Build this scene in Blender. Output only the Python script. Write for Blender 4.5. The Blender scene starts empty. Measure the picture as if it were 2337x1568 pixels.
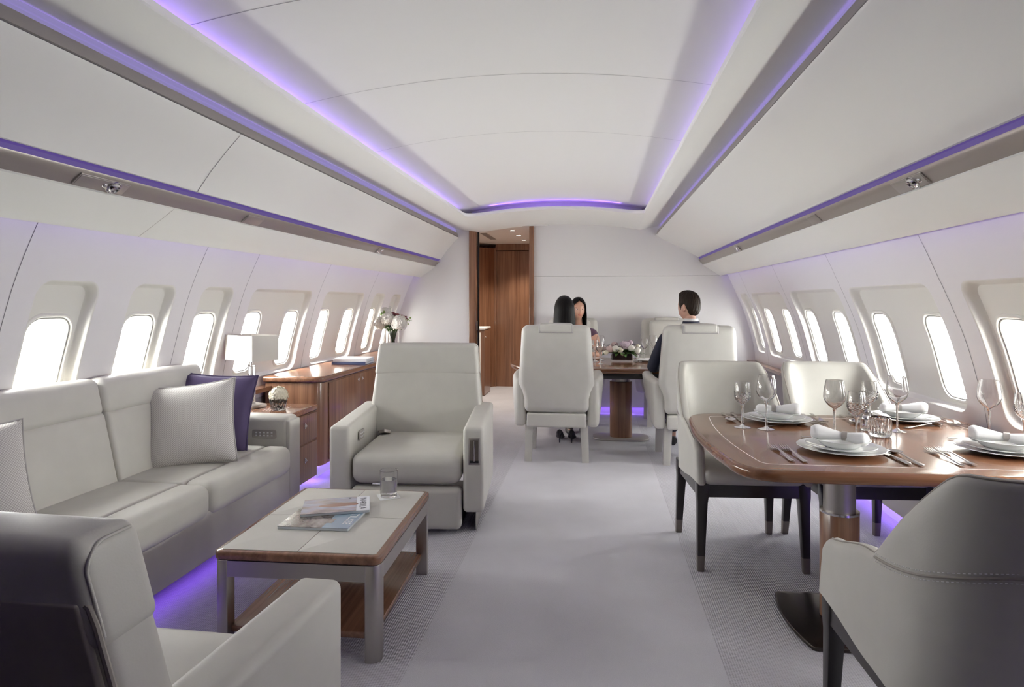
SKY, EXPO = 100.0, 0.0
import bpy, bmesh, math, random
from mathutils import Vector, Matrix
from mathutils.geometry import delaunay_2d_cdt
R = math.radians
C = bpy.context.scene.collection
rnd = random.Random(7)
sin, cos, pi = math.sin, math.cos, math.pi

# ------------------------------------------------------------------ materials
def nt(name):
    m = bpy.data.materials.new(name); m.use_nodes = True
    t = m.node_tree; b = t.nodes['Principled BSDF']
    return m, t, b
def inp(b, **k):
    for a, v in k.items():
        b.inputs[a.replace('_', ' ')].default_value = v
def col(c): return (c[0], c[1], c[2], 1)
def plain(name, c, rough=.5, metal=0, **k):
    m, t, b = nt(name); inp(b, Base_Color=col(c), Roughness=rough, Metallic=metal, **k)
    return m
def coords(t, scale=(1, 1, 1), kind='Object'):
    tc = t.nodes.new('ShaderNodeTexCoord'); mp = t.nodes.new('ShaderNodeMapping')
    mp.inputs['Scale'].default_value = scale
    t.links.new(tc.outputs[kind], mp.inputs['Vector']); return mp.outputs['Vector']
def bump(t, b, h, strength, dist=.01):
    n = t.nodes.new('ShaderNodeBump'); n.inputs['Strength'].default_value = strength
    n.inputs['Distance'].default_value = dist
    t.links.new(h, n.inputs['Height']); t.links.new(n.outputs['Normal'], b.inputs['Normal'])
def noise(t, vec, scale, detail=3, rough=.5):
    n = t.nodes.new('ShaderNodeTexNoise'); n.inputs['Scale'].default_value = scale
    n.inputs['Detail'].default_value = detail; n.inputs['Roughness'].default_value = rough
    t.links.new(vec, n.inputs['Vector']); return n.outputs['Fac']
def ramp(t, fac, stops):
    r = t.nodes.new('ShaderNodeValToRGB'); e = r.color_ramp.elements
    while len(e) < len(stops): e.new(.5)
    for x, (p, c) in zip(e, stops): x.position = p; x.color = col(c)
    t.links.new(fac, r.inputs['Fac']); return r.outputs['Color']
def leather(name, c, wr=.25):
    m, t, b = nt(name); inp(b, Roughness=.42, Specular_IOR_Level=.45)
    v = coords(t)
    f = noise(t, v, 9, 2)
    cr = ramp(t, f, [(.3, tuple(x * .95 for x in c)), (.7, c)])
    t.links.new(cr, b.inputs['Base Color'])
    a = noise(t, v, 260, 2); g = noise(t, coords(t, (1, 1, .45)), 7, 1)
    mx = t.nodes.new('ShaderNodeMath'); mx.operation = 'MULTIPLY_ADD'; mx.inputs[1].default_value = .06
    t.links.new(a, mx.inputs[0]); t.links.new(g, mx.inputs[2])
    bump(t, b, mx.outputs[0], wr, .012)
    return m
def wood(name, scale, dark, light, rough=.28, coat=.35):
    m, t, b = nt(name); inp(b, Roughness=rough, Coat_Weight=coat, Coat_Roughness=.08)
    v = coords(t, scale)
    f = noise(t, v, 1, 5, .6); f2 = noise(t, coords(t, tuple(s * .28 for s in scale)), 1, 2)
    mx = t.nodes.new('ShaderNodeMath'); mx.operation = 'MULTIPLY_ADD'; mx.inputs[1].default_value = .55
    t.links.new(f, mx.inputs[0])
    ad = t.nodes.new('ShaderNodeMath'); ad.operation = 'MULTIPLY'; ad.inputs[1].default_value = .45
    t.links.new(f2, ad.inputs[0]); t.links.new(ad.outputs[0], mx.inputs[2])
    mid = tuple((a + c) / 2 for a, c in zip(dark, light))
    t.links.new(ramp(t, mx.outputs[0], [(.36, dark), (.5, mid), (.64, light)]), b.inputs['Base Color'])
    return m
def emit(name, c, s):
    m, t, b = nt(name); inp(b, Base_Color=(0, 0, 0, 1), Emission_Color=col(c), Emission_Strength=s); return m
WD, WL = (.155, .07, .038), (.33, .17, .098)
M = {}
def hairmat(name, c):
    m, t, b = nt(name); inp(b, Base_Color=col(c), Roughness=.5, Specular_IOR_Level=.14)
    bump(t, b, noise(t, coords(t, (160, 160, 9)), 1, 3), .5, .006); return m
M['leather'] = leather('cream_leather', (.595, .58, .53))
M['leather_flat'] = leather('smooth_leather', (.59, .575, .53), .06)
M['leather_dark'] = leather('taupe_leather', (.36, .33, .29), .1)
M['wall'] = plain('sidewall_white', (.84, .82, .82), .5)
M['wall2'] = plain('bulkhead_white', (.82, .81, .81), .55)
M['reveal'] = plain('window_reveal_ivory', (.80, .785, .74), .5)
M['ceil'] = plain('ceiling_white', (.86, .855, .82), .55)
M['bin'] = plain('bin_white', (.82, .815, .78), .45)
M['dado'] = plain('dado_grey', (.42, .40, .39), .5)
M['gap'] = plain('panel_gap_dark', (.05, .05, .055), .8)
M['seal'] = plain('grey_window_seal', (.30, .295, .28), .6)
M['joint2'] = plain('ceiling_joint_grey', (.40, .39, .38), .8)
M['joint'] = plain('panel_joint_grey', (.20, .19, .20), .8)
M['nickel'] = plain('brushed_nickel', (.52, .49, .46), .34, 1)
M['nickel2'] = plain('satin_nickel_rail', (.44, .41, .385), .42, .5)
M['psu'] = plain('satin_bronze_panel', (.44, .40, .37), .35, .75)
M['chrome'] = plain('polished_steel', (.72, .71, .70), .12, 1)
M['steel'] = plain('cutlery_steel', (.62, .60, .58), .16, 1)
M['bronze'] = plain('dark_bronze_plate', (.07, .058, .05), .25, .8)
M['ferrule'] = plain('bronze_ferrule', (.20, .175, .155), .35, .8)
M['blackwood'] = plain('espresso_wood', (.016, .012, .011), .32, 0, Coat_Weight=.3)
M['black'] = plain('black', (.012, .012, .013), .45)
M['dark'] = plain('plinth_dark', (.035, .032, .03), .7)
M['wood_v'] = wood('walnut_vertical', (70, 70, 1.6), WD, WL)
M['wood_x'] = wood('walnut_along_width', (1.6, 60, 60), (.155, .063, .030), (.285, .13, .064), .2, .45)
M['wood_y'] = wood('walnut_along_length', (60, 1.6, 60), WD, (.30, .15, .085), .25, .5)
M['porcelain'] = plain('white_porcelain', (.82, .83, .82), .12, 0, Coat_Weight=.5)
M['linen'] = plain('white_linen', (.84, .84, .84), .8)
M['paper'] = plain('white_paper', (.85, .85, .84), .7)
M['navy'] = plain('navy_suit', (.012, .014, .035), .75)
M['shirt'] = plain('white_shirt', (.75, .75, .75), .7)
M['plum'] = plain('plum_dress', (.085, .04, .075), .7)
M['skin'] = plain('skin', (.55, .33, .25), .5, 0, Subsurface_Weight=.08)
M['skin2'] = plain('skin_warm', (.56, .32, .23), .5, 0, Subsurface_Weight=.08)
M['lip'] = plain('lip', (.42, .12, .11), .4)
M['eye'] = plain('eye_white', (.75, .74, .72), .25)
M['hair'] = hairmat('black_hair', (.004, .003, .003))
M['hair2'] = hairmat('dark_brown_hair', (.020, .013, .009))
M['leaf'] = plain('leaf_green', (.05, .105, .022), .5)
M['leaf2'] = plain('lime_leaf', (.19, .30, .06), .5)
M['leafd'] = plain('burgundy_leaf', (.045, .014, .02), .5)
M['stem'] = plain('stem_green', (.10, .17, .045), .5)
M['white_fl'] = plain('white_petal', (.82, .80, .74), .7)
M['cream_fl'] = plain('cream_petal', (.80, .76, .62), .7)
M['pink_fl'] = plain('pale_pink_petal', (.74, .58, .56), .7)
M['lilac_fl'] = plain('lilac_petal', (.58, .47, .53), .7)
M['wine_fl'] = plain('dusky_red_bloom', (.20, .055, .06), .7)
M['purple_cushion'] = plain('violet_fabric', (.072, .052, .125), .85)
M['shade'] = plain('lampshade_fabric', (.85, .83, .79), .8, 0, Transmission_Weight=.0)
M['bookblue'] = plain('navy_book_cover', (.05, .07, .17), .5)
M['bookwhite'] = plain('white_book_cover', (.75, .76, .8), .4)
M['pages'] = plain('page_edges', (.62, .66, .70), .7)
M['suede'] = plain('dark_back_wall', (.05, .042, .038), .8)
M['led'] = emit('violet_led_lens', (.28, .24, .50), .85)
M['led_s'] = emit('violet_slot_lens', (.155, .095, .40), .55)
M['led_w'] = emit('violet_cove_strip', (.30, .14, 1.0), .5)
M['led_f'] = emit('violet_floor_strip', (.33, .15, 1.0), 4.5)
M['lamp_on'] = emit('warm_downlight', (1, .93, .82), 22)

def glass(name, c=(1, 1, 1), ior=1.47, rough=0, b_str=0, scale=60):
    m, t, b = nt(name)
    inp(b, Base_Color=col(c), Roughness=rough, IOR=ior, Transmission_Weight=1.0)
    if b_str:
        w = t.nodes.new('ShaderNodeTexVoronoi'); w.inputs['Scale'].default_value = scale
        w.feature = 'F1'
        t.links.new(coords(t, (1, 1, .45)), w.inputs['Vector'])
        bump(t, b, w.outputs['Distance'], b_str, .012)
    return m
M['glass'] = glass('clear_glass')
M['crystal'] = glass('cut_crystal', b_str=.9, scale=95)
M['crystal2'] = glass('fluted_crystal', b_str=.0)
M['water'] = glass('water', ior=1.33)
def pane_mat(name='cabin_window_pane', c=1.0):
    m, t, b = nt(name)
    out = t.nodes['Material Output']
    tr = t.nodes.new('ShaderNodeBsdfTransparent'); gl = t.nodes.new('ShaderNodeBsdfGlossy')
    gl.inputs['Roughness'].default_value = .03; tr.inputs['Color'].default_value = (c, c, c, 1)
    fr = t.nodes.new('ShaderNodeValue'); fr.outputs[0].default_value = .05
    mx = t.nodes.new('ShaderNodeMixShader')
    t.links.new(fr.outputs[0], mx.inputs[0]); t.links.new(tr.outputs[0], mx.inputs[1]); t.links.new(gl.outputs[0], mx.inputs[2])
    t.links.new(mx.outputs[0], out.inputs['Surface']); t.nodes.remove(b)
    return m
M['pane'] = pane_mat(); M['pane_dim'] = pane_mat('light_cut_window_pane', .4)  # second pane has an added tint to weaken light on the partition
def shade_mat():
    m, t, b = nt('white_lampshade')
    out = t.nodes['Material Output']
    d = t.nodes.new('ShaderNodeBsdfDiffuse'); d.inputs['Color'].default_value = (.86, .84, .8, 1)
    tl = t.nodes.new('ShaderNodeBsdfTranslucent'); tl.inputs['Color'].default_value = (.86, .84, .8, 1)
    mx = t.nodes.new('ShaderNodeMixShader'); mx.inputs[0].default_value = .4
    t.links.new(d.outputs[0], mx.inputs[1]); t.links.new(tl.outputs[0], mx.inputs[2])
    t.links.new(mx.outputs[0], out.inputs['Surface']); t.nodes.remove(b)
    return m
M['shade'] = shade_mat()
def woven():
    m, t, b = nt('woven_white_fabric'); inp(b, Roughness=.85)
    v = coords(t, (1, 1, 1), 'UV')
    ck = t.nodes.new('ShaderNodeTexChecker'); ck.inputs['Scale'].default_value = 86
    mp = t.nodes.new('ShaderNodeMapping'); mp.inputs['Rotation'].default_value = (0, 0, R(0))
    t.links.new(v, mp.inputs['Vector']); t.links.new(mp.outputs['Vector'], ck.inputs['Vector'])
    ck.inputs['Color1'].default_value = (.74, .72, .69, 1); ck.inputs['Color2'].default_value = (.50, .47, .45, 1)
    t.links.new(ck.outputs['Color'], b.inputs['Base Color'])
    bump(t, b, ck.outputs['Fac'], .4, .002)
    return m
M['woven'] = woven()
def carpet():
    m, t, b = nt('lilac_grey_carpet'); inp(b, Roughness=.95, Specular_IOR_Level=.1)
    v = coords(t)
    sx = t.nodes.new('ShaderNodeSeparateXYZ'); t.links.new(v, sx.inputs[0])
    def math(op, a, c=None, d=None):
        n = t.nodes.new('ShaderNodeMath'); n.operation = op
        for i, q in enumerate((a, c, d)):
            if q is None: continue
            if isinstance(q, (int, float)): n.inputs[i].default_value = q
            else: t.links.new(q, n.inputs[i])
        return n.outputs[0]
    X, Yc = sx.outputs[0], sx.outputs[1]
    K = 2 * pi / .013
    u = math('SINE', math('MULTIPLY', math('ADD', X, Yc), K * .7071)); w = math('SINE', math('MULTIPLY', math('SUBTRACT', X, Yc), K * .7071))
    dots = math('MULTIPLY', u, w)
    m1 = math('GREATER_THAN', X, .455); m2 = math('LESS_THAN', X, -.66)
    mask = math('MAXIMUM', m1, m2)
    fib = noise(t, v, 420, 2); big = noise(t, v, 2.2, 3)
    h = math('MULTIPLY_ADD', math('MULTIPLY', dots, mask), .7, math('MULTIPLY', fib, .6))
    bump(t, b, h, .55, .006)
    f = math('ADD', math('MULTIPLY', fib, .35), math('MULTIPLY', big, .3))
    f2 = math('ADD', f, math('MULTIPLY', math('MULTIPLY', math('LESS_THAN', dots, -.15), mask), -.13))
    t.links.new(ramp(t, f2, [(.05, (.46, .45, .475)), (.45, (.73, .72, .765))]), b.inputs['Base Color'])
    return m
M['carpet'] = carpet()
def cover(name, stops, sc, rough=.18):
    m, t, b = nt(name); inp(b, Roughness=rough, Coat_Weight=.6)
    v = coords(t, sc)
    t.links.new(ramp(t, noise(t, v, 1, 4, .6), stops), b.inputs['Base Color'])
    return m
M['mag_a'] = cover('silver_blue_cover', [(.3, (.10, .08, .08)), (.45, (.36, .30, .30)), (.55, (.36, .38, .48)), (.7, (.62, .64, .72))], (5, 16, 1))
M['mag_b'] = cover('grey_photo_cover', [(.3, (.03, .025, .022)), (.5, (.20, .17, .15)), (.75, (.45, .43, .40))], (14, 9, 1))
M['mag_c'] = plain('sky_blue_cover', (.24, .34, .43), .2, 0, Coat_Weight=.6)
M['copper'] = plain('copper_cover_print', (.27, .15, .11), .25)
M['ink'] = plain('dark_print', (.03, .03, .04), .6)
M['icon'] = plain('white_symbol_print', (.8, .8, .8), .5)

# ------------------------------------------------------------------ mesh helper
class G:
    def __init__(s): s.b = bmesh.new(); s.uv = None
    def _add(s, vs, fs, T=None):
        nv = [s.b.verts.new(T @ Vector(v) if T else v) for v in vs]
        for f in fs:
            try: s.b.faces.new([nv[i] for i in f])
            except ValueError: pass
        return nv
    def box(s, c, d, r=0, seg=2, T=None):
        h = [x / 2 for x in d]
        if r > 0: return s.cushion(c, h, min(r, min(h) * .98), (0, 0, 0), 1, seg, T)
        vs = [(c[0] + a * h[0], c[1] + b_ * h[1], c[2] + e * h[2]) for a in (-1, 1) for b_ in (-1, 1) for e in (-1, 1)]
        return s._add(vs, [(0, 1, 3, 2), (4, 6, 7, 5), (0, 4, 5, 1), (2, 3, 7, 6), (0, 2, 6, 4), (1, 5, 7, 3)], T)
    def cushion(s, c, h, r, puff=(0, 0, 0), n=6, seg=3, T=None, f=None):
        """rounded box with half sizes h, edge radius r, bulge puff; f deforms local points"""
        def ax(k):
            a = [(h[k] - r) + r * math.tan(pi / 4 * i / seg) for i in range(seg + 1)]
            m = [-(h[k] - r) + 2 * (h[k] - r) * i / n for i in range(1, n)]
            return [-x for x in reversed(a)] + m + a
        A = [ax(0), ax(1), ax(2)]; vid = {}; vs = []; fs = []
        def pt(p):
            k = tuple(round(x, 6) for x in p)
            if k in vid: return vid[k]
            q = [max(-(h[i] - r), min(h[i] - r, p[i])) for i in range(3)]
            d = Vector([p[i] - q[i] for i in range(3)])
            if d.length > 1e-9: d = d.normalized() * r
            w = [q[i] + d[i] for i in range(3)]
            e = [w[i] / h[i] for i in range(3)]
            for i in range(3):
                j, l = (i + 1) % 3, (i + 2) % 3
                w[i] += e[i] * puff[i] * max(0, 1 - e[j] ** 2) * max(0, 1 - e[l] ** 2)
            if f: w = f(w)
            vid[k] = len(vs); vs.append((w[0] + c[0], w[1] + c[1], w[2] + c[2])); return vid[k]
        for i in range(3):
            j, l = (i + 1) % 3, (i + 2) % 3
            for sg in (-1, 1):
                for a in range(len(A[j]) - 1):
                    for b_ in range(len(A[l]) - 1):
                        q = []
                        for (u, v) in ((a, b_), (a + 1, b_), (a + 1, b_ + 1), (a, b_ + 1)):
                            p = [0, 0, 0]; p[i] = sg * h[i]; p[j] = A[j][u]; p[l] = A[l][v]; q.append(pt(p))
                        fs.append(q if sg > 0 else q[::-1])
        return s._add(vs, fs, T)
    def lathe(s, prof, n=32, c=(0, 0, 0), T=None, cap=(False, False)):
        vs, fs = [], []
        for (r, z) in prof:
            for i in range(n):
                a = 2 * pi * i / n; vs.append((c[0] + r * cos(a), c[1] + r * sin(a), c[2] + z))
        for k in range(len(prof) - 1):
            for i in range(n):
                j = (i + 1) % n; fs.append((k * n + i, k * n + j, (k + 1) * n + j, (k + 1) * n + i))
        if cap[0]: fs.append(tuple(reversed(range(n))))
        if cap[1]: fs.append(tuple((len(prof) - 1) * n + i for i in range(n)))
        return s._add(vs, fs, T)
    def loft(s, rings, T=None, cap=True, closed=True):
        n = len(rings[0]); vs = [p for r in rings for p in r]; fs = []
        for k in range(len(rings) - 1):
            for i in range(n if closed else n - 1):
                j = (i + 1) % n; fs.append((k * n + i, k * n + j, (k + 1) * n + j, (k + 1) * n + i))
        if cap and closed:
            fs.append(tuple(reversed(range(n)))); fs.append(tuple((len(rings) - 1) * n + i for i in range(n)))
        return s._add(vs, fs, T)
    def prism(s, out, z0, z1, bev=0, T=None, seg=3, inset_fn=None):
        """outline (x,y) ccw extruded z0..z1 with rounded top and bottom edges"""
        rings = []
        if bev > 0:
            for i in range(seg + 1):
                a = pi / 2 * i / seg; rings.append([(x, y, z0 + bev * (1 - sin(a))) for x, y in inset(out, bev * (1 - cos(a)))])
            rings = [[(x, y, z0 + bev - bev * cos(pi / 2 * i / seg)) for x, y in inset(out, bev - bev * sin(pi / 2 * i / seg))] for i in range(seg + 1)]
            rings += [[(x, y, z1 - bev + bev * sin(pi / 2 * i / seg)) for x, y in inset(out, bev - bev * cos(pi / 2 * i / seg))] for i in range(seg + 1)]
        else:
            rings = [[(x, y, z0) for x, y in out], [(x, y, z1) for x, y in out]]
        return s.loft(rings, T)
    def tube(s, pts, r, n=10, T=None, cap=True):
        pts = [Vector(p) for p in pts]; rings = []
        rr = r if isinstance(r, (list, tuple)) else [r] * len(pts)
        up = None
        for i, p in enumerate(pts):
            d = (pts[min(i + 1, len(pts) - 1)] - pts[max(i - 1, 0)]).normalized()
            if up is None: up = Vector((0, 0, 1)) if abs(d.z) < .9 else Vector((1, 0, 0))
            a = d.cross(up).normalized(); b_ = a.cross(d).normalized(); up = b_
            rings.append([tuple(p + rr[i] * (cos(2 * pi * k / n) * a + sin(2 * pi * k / n) * b_)) for k in range(n)])
        return s.loft(rings, T, cap)
    def ball(s, c, r, n=12, T=None, f=None):
        r = r if isinstance(r, (tuple, list)) else (r, r, r)
        vs = [(0, 0, -1)]; fs = []
        m = max(4, n // 2)
        for k in range(1, m):
            a = -pi / 2 + pi * k / m
            vs += [(cos(a) * cos(2 * pi * i / n), cos(a) * sin(2 * pi * i / n), sin(a)) for i in range(n)]
        vs.append((0, 0, 1)); top = len(vs) - 1
        for i in range(n):
            j = (i + 1) % n
            fs.append((0, 1 + j, 1 + i)); fs.append((top, 1 + (m - 2) * n + i, 1 + (m - 2) * n + j))
            for k in range(m - 2): fs.append((1 + k * n + i, 1 + k * n + j, 1 + (k + 1) * n + j, 1 + (k + 1) * n + i))
        o = []
        for v in vs:
            w = f(v) if f else v
            o.append((c[0] + w[0] * r[0], c[1] + w[1] * r[1], c[2] + w[2] * r[2]))
        return s._add(o, fs, T)
    def tf(s, f, vs=None):
        for v in (vs or s.b.verts): v.co = Vector(f(v.co))
        return s
    def make(s, name, mat, parent=None, loc=(0, 0, 0), rot=(0, 0, 0), angle=40, normals=True, kind=None, label=None):
        if normals: bmesh.ops.recalc_face_normals(s.b, faces=s.b.faces)
        me = bpy.data.meshes.new(name); s.b.to_mesh(me); s.b.free()
        for m in (mat if isinstance(mat, (list, tuple)) else [mat]): me.materials.append(m)
        me.polygons.foreach_set('use_smooth', [True] * len(me.polygons))
        me.set_sharp_from_angle(angle=R(angle))
        o = bpy.data.objects.new(name, me); C.objects.link(o)
        o.location = loc; o.rotation_euler = rot
        if parent: o.parent = parent
        if kind: o['kind'] = kind
        if label: o['label'] = label
        return o
def inset(out, d):
    n = len(out); res = []
    for i in range(n):
        p0, p1, p2 = Vector(out[i - 1]), Vector(out[i]), Vector(out[(i + 1) % n])
        a = (p1 - p0); b = (p2 - p1)
        if a.length < 1e-9: a = b
        if b.length < 1e-9: b = a
        a.normalize(); b.normalize()
        n1 = Vector((-a.y, a.x)); n2 = Vector((-b.y, b.x)); m = n1 + n2
        if m.length < 1e-6: m = n1
        m.normalize(); k = max(.5, m.dot(n1)); res.append(tuple(p1 + m * (d / k)))
    return res
def rrect(x0, y0, x1, y1, r, seg=5):
    rr = r if isinstance(r, (tuple, list)) else (r,) * 4
    out = []
    for (cx, cy, a0, q) in ((x1 - rr[0], y0 + rr[0], -90, rr[0]), (x1 - rr[1], y1 - rr[1], 0, rr[1]), (x0 + rr[2], y1 - rr[2], 90, rr[2]), (x0 + rr[3], y0 + rr[3], 180, rr[3])):
        for i in range(seg + 1):
            a = R(a0 + 90 * i / seg); out.append((cx + q * cos(a), cy + q * sin(a)))
    return out
def interp(tab, z):
    """smooth interpolation of a table of (z, x)"""
    if z <= tab[0][0]: return tab[0][1]
    for i in range(len(tab) - 1):
        if z <= tab[i + 1][0]:
            z0, x0 = tab[i]; z1, x1 = tab[i + 1]
            def sl(k):
                a = tab[max(k - 1, 0)]; b = tab[min(k + 1, len(tab) - 1)]; return (b[1] - a[1]) / (b[0] - a[0])
            h = z1 - z0; t = (z - z0) / h
            return (2*t**3-3*t*t+1)*x0 + (t**3-2*t*t+t)*h*sl(i) + (-2*t**3+3*t*t)*x1 + (t**3-t*t)*h*sl(i+1)
    return tab[-1][1]
def thing(name, label, cat, loc=(0, 0, 0), rz=0, group=None):
    o = bpy.data.objects.new(name, None); C.objects.link(o); o.empty_display_size = .1
    o.location = loc; o.rotation_euler = (0, 0, rz); return tag(o, label, cat, group)
def tag(o, label, cat, group=None):
    o['label'] = label; o['category'] = cat
    if group: o['group'] = group
    return o
def copy_tree(o, parent=None):
    c = o.copy(); C.objects.link(c)
    if parent: c.parent = parent
    for ch in KIDS.get(o.name, [x for x in bpy.data.objects if x.parent == o]): copy_tree(ch, c)
    return c
KIDS = {}
def dup(src, loc, rz, label=None, group=None):
    c = copy_tree(src); c.location = loc; c.rotation_euler = (0, 0, rz)
    if label: c['label'] = label
    if group: c['group'] = group
    return c
# ------------------------------------------------------------------ cabin shell
Y0, Y1 = -1.2, 7.5
TL = [(0, -2.37), (.3, -2.43), (.62, -2.46), (.8, -2.445), (.95, -2.415), (1.1, -2.375), (1.24, -2.335), (1.4, -2.28), (1.61, -2.185), (1.72, -2.125)]
TR = [(.0, 1.69), (.3, 1.765), (.62, 1.80), (.8, 1.785), (.95, 1.75), (1.1, 1.71), (1.24, 1.66), (1.4, 1.592), (1.61, 1.50), (1.72, 1.44)]
# profile points (x, z): lip, soffit, lens, rail, bin, slot, service panel, valance
PL = dict(soff=[(-1.275, 2.15), (-1.32, 2.142), (-1.38, 2.141), (-1.45, 2.148), (-1.52, 2.158), (-1.60, 2.172), (-1.668, 2.182)],
          lens=[(-1.668, 2.182), (-1.662, 2.168), (-1.655, 2.136)], rail=[(-1.655, 2.136), (-1.646, 2.136), (-1.637, 2.092), (-1.643, 2.088)],
          bin=[(-1.643, 2.088), (-1.632, 2.082), (-1.636, 2.072), (-1.70, 2.005), (-1.775, 1.917), (-1.843, 1.826), (-1.846, 1.818), (-1.853, 1.816)],
          slot=[(-1.853, 1.816), (-1.872, 1.812), (-1.873, 1.794), (-1.866, 1.792)], psu=[(-1.866, 1.792), (-1.868, 1.782), (-1.892, 1.762), (-1.91, 1.748), (-1.921, 1.736)],
          val=[(-1.921, 1.736), (-1.918, 1.728), (-1.97, 1.69), (-2.04, 1.642), (-2.096, 1.604), (-2.104, 1.604), (-2.108, 1.612), (-2.06, 1.70), (-2.09, 1.73), (-2.125, 1.72)])
def mir(p, table): return [(table(x, z), z) for x, z in p]
def to_r(x, z):   # left x -> right x, matching the measured right-hand lines
    return interp([(-2.125, 1.44), (-2.10, 1.42), (-1.921, 1.225), (-1.872, 1.182), (-1.846, 1.165), (-1.643, .713), (-1.275, .467)], x)
PR = {k: [(to_r(x, z), z) for x, z in v] for k, v in PL.items()}
PR['bin'][0] = PR['rail'][-1] = (.713, 2.088)
def extr(name, pts, y0, y1, mat, kind='structure', parent=None, angle=35, n=1, ends=False):
    g = G()
    ys = [y0 + (y1 - y0) * i / n for i in range(n + 1)]
    g.loft([[(x, y, z) for x, z in pts] for y in ys], closed=False)
    return g.make(name, mat, parent, kind=kind, angle=angle, normals=False)
trim_i = [0]
def trim(pts, y0, y1, mat, angle=35):
    trim_i[0] += 1
    return extr('trim_%d' % trim_i[0], pts, y0, y1, mat, angle=angle)
for P, side in ((PL, 'left'), (PR, 'right')):
    trim(P['soff'], Y0, Y1, M['ceil'], 60)
    trim(P['rail'], Y0, Y1, M['nickel2'])
    trim(P['psu'], Y0, Y1, M['psu'], 60)
    trim(P['val'], Y0, Y1, M['bin'])
    sx = (1 if side == 'left' else -1)
    s = extr('light_strip', P['lens'], Y0, Y1 + .01, M['led'], kind=None)
    tag(s, 'violet light strip above the %s overhead lockers' % ('sofa side' if side == 'left' else 'dining side'), 'light strip')
    s = extr('light_strip', P['slot'], Y0, Y1 + .01, M['led_s'], kind=None)
    tag(s, 'narrow violet light slot under the %s overhead lockers' % ('sofa side' if side == 'left' else 'dining side'), 'light strip')
def bin_(P, y0, y1, label, grp):
    g = G(); pts = P['bin']
    g.loft([[(x, y, z) for x, z in pts] for y in (y0, y1)], closed=False)
    b = g.make('overhead_locker', M['bin'], normals=False, angle=35); tag(b, label, 'locker', grp)
bin_(PL, Y0, 2.76, 'white overhead locker nearest the camera above the sofa', 'overhead lockers')
bin_(PL, 2.76, Y1, 'long white overhead locker above the sideboard, past the panel seam', 'overhead lockers')
bin_(PR, Y0, 1.35, 'white overhead locker over the near dining chair, cut by the frame', 'overhead lockers')
bin_(PR, 1.35, Y1, 'long white overhead locker above the dining side windows', 'overhead lockers')
for P, y in ((PL, 2.76), (PR, 1.35)):
    d = .0008 if P is PL else -.0008
    trim([(x + d, z - .0008) for x, z in P['bin'][1:-1]], y - .0016, y + .0016, M['joint'])
for P, s_ in ((PL, 1), (PR, -1)):
    a_, b_ = P['rail'][-1], P['bin'][1]
    trim([(a_[0] + s_ * .0006, a_[1] + .0015), (b_[0] + s_ * .0006, b_[1] - .0005)], Y0, Y1, M['joint'])
# valance seam (thin raised joint strip)
trim([(x + .0008, z - .0008) for x, z in PL['val'][1:5]], 2.69, 2.693, M['nickel2'])

# central ceiling dome in panels, cove lips, end soffit
CX, CA = -.404, .871
def dome_z(x): return 2.322 - .080 * ((x - CX) / .87) ** 2
g = G(); ys = [Y0, 1.05, 1.97, 2.82, 3.78, 7.5]
xs = [CX + 1.12 * (i / 12 - 1) for i in range(25)]
for a, b in zip(ys, ys[1:]):
    g.loft([[(x, y, dome_z(x)) for x in xs] for y in (a, b)], closed=False)
g.make('ceiling', M['ceil'], kind='structure', normals=False, angle=60)
for y in ys[1:-1]: trim([(x, dome_z(x) - .0008) for x in xs], y - .0014, y + .0014, M['joint2'], 60)
YC = 6.28
for sgn, P in ((-1, PL), (1, PR)):
    lx = P['soff'][0][0]
    trim([(lx, 2.15), (lx - sgn * .004, 2.156), (lx - sgn * .002, 2.178), (lx + sgn * .01, 2.182), (lx + sgn * .20, 2.182), (lx + sgn * .23, 2.20), (lx + sgn * .23, 2.32)], Y0, Y1, M['ceil'])
# end soffit with rounded inner corners
def sof_z(x): return 2.15 + .068 * max(0, 1 - ((x - CX) / CA) ** 2)
g = G()
rc = .16
def y_edge(x):
    u = abs(x - CX); e = CA - u
    return YC if e > rc else YC - (rc - math.sqrt(max(0, rc * rc - (rc - e) ** 2))) * .9
N = 60; xs2 = [CX - CA + 2 * CA * (.5 - .5 * cos(pi * i / N)) for i in range(N + 1)]
rows = [[(x, Y1, sof_z(x)) for x in xs2], [(x, (Y1 + YC) / 2, sof_z(x)) for x in xs2], [(x, y_edge(x), sof_z(x)) for x in xs2],
        [(x, y_edge(x) - .004, sof_z(x) + .006) for x in xs2], [(x, y_edge(x) - .002, sof_z(x) + .030) for x in xs2], [(x, y_edge(x) + .01, sof_z(x) + .034) for x in xs2],
        [(x, YC + .22, sof_z(x) + .034) for x in xs2], [(x, YC + .24, sof_z(x) + .20) for x in xs2]]
g.loft(rows, closed=False)
g.make('trim_30', M['ceil'], kind='structure', normals=False, angle=40)

# cove strips (lit lenses hidden on top of the soffits)
for sgn, P, nm in ((-1, PL, 'sofa side'), (1, PR, 'dining side')):
    lx = P['soff'][0][0] + sgn * .18
    g = G(); g.box((lx, (Y0 + YC) / 2, 2.187), (.02, YC - Y0 - .1, .008))
    tag(g.make('cove_light', M['led_w']), 'violet cove light along the ceiling edge on the %s' % nm, 'light strip')
g = G()
g.loft([[(x, YC + .10, sof_z(x) + .037), (x, YC + .12, sof_z(x) + .045)] for x in xs2[8:-8]], closed=False)
tag(g.make('cove_light', M['led_w'], normals=False), 'violet cove light across the ceiling end by the partition', 'light strip')

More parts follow.
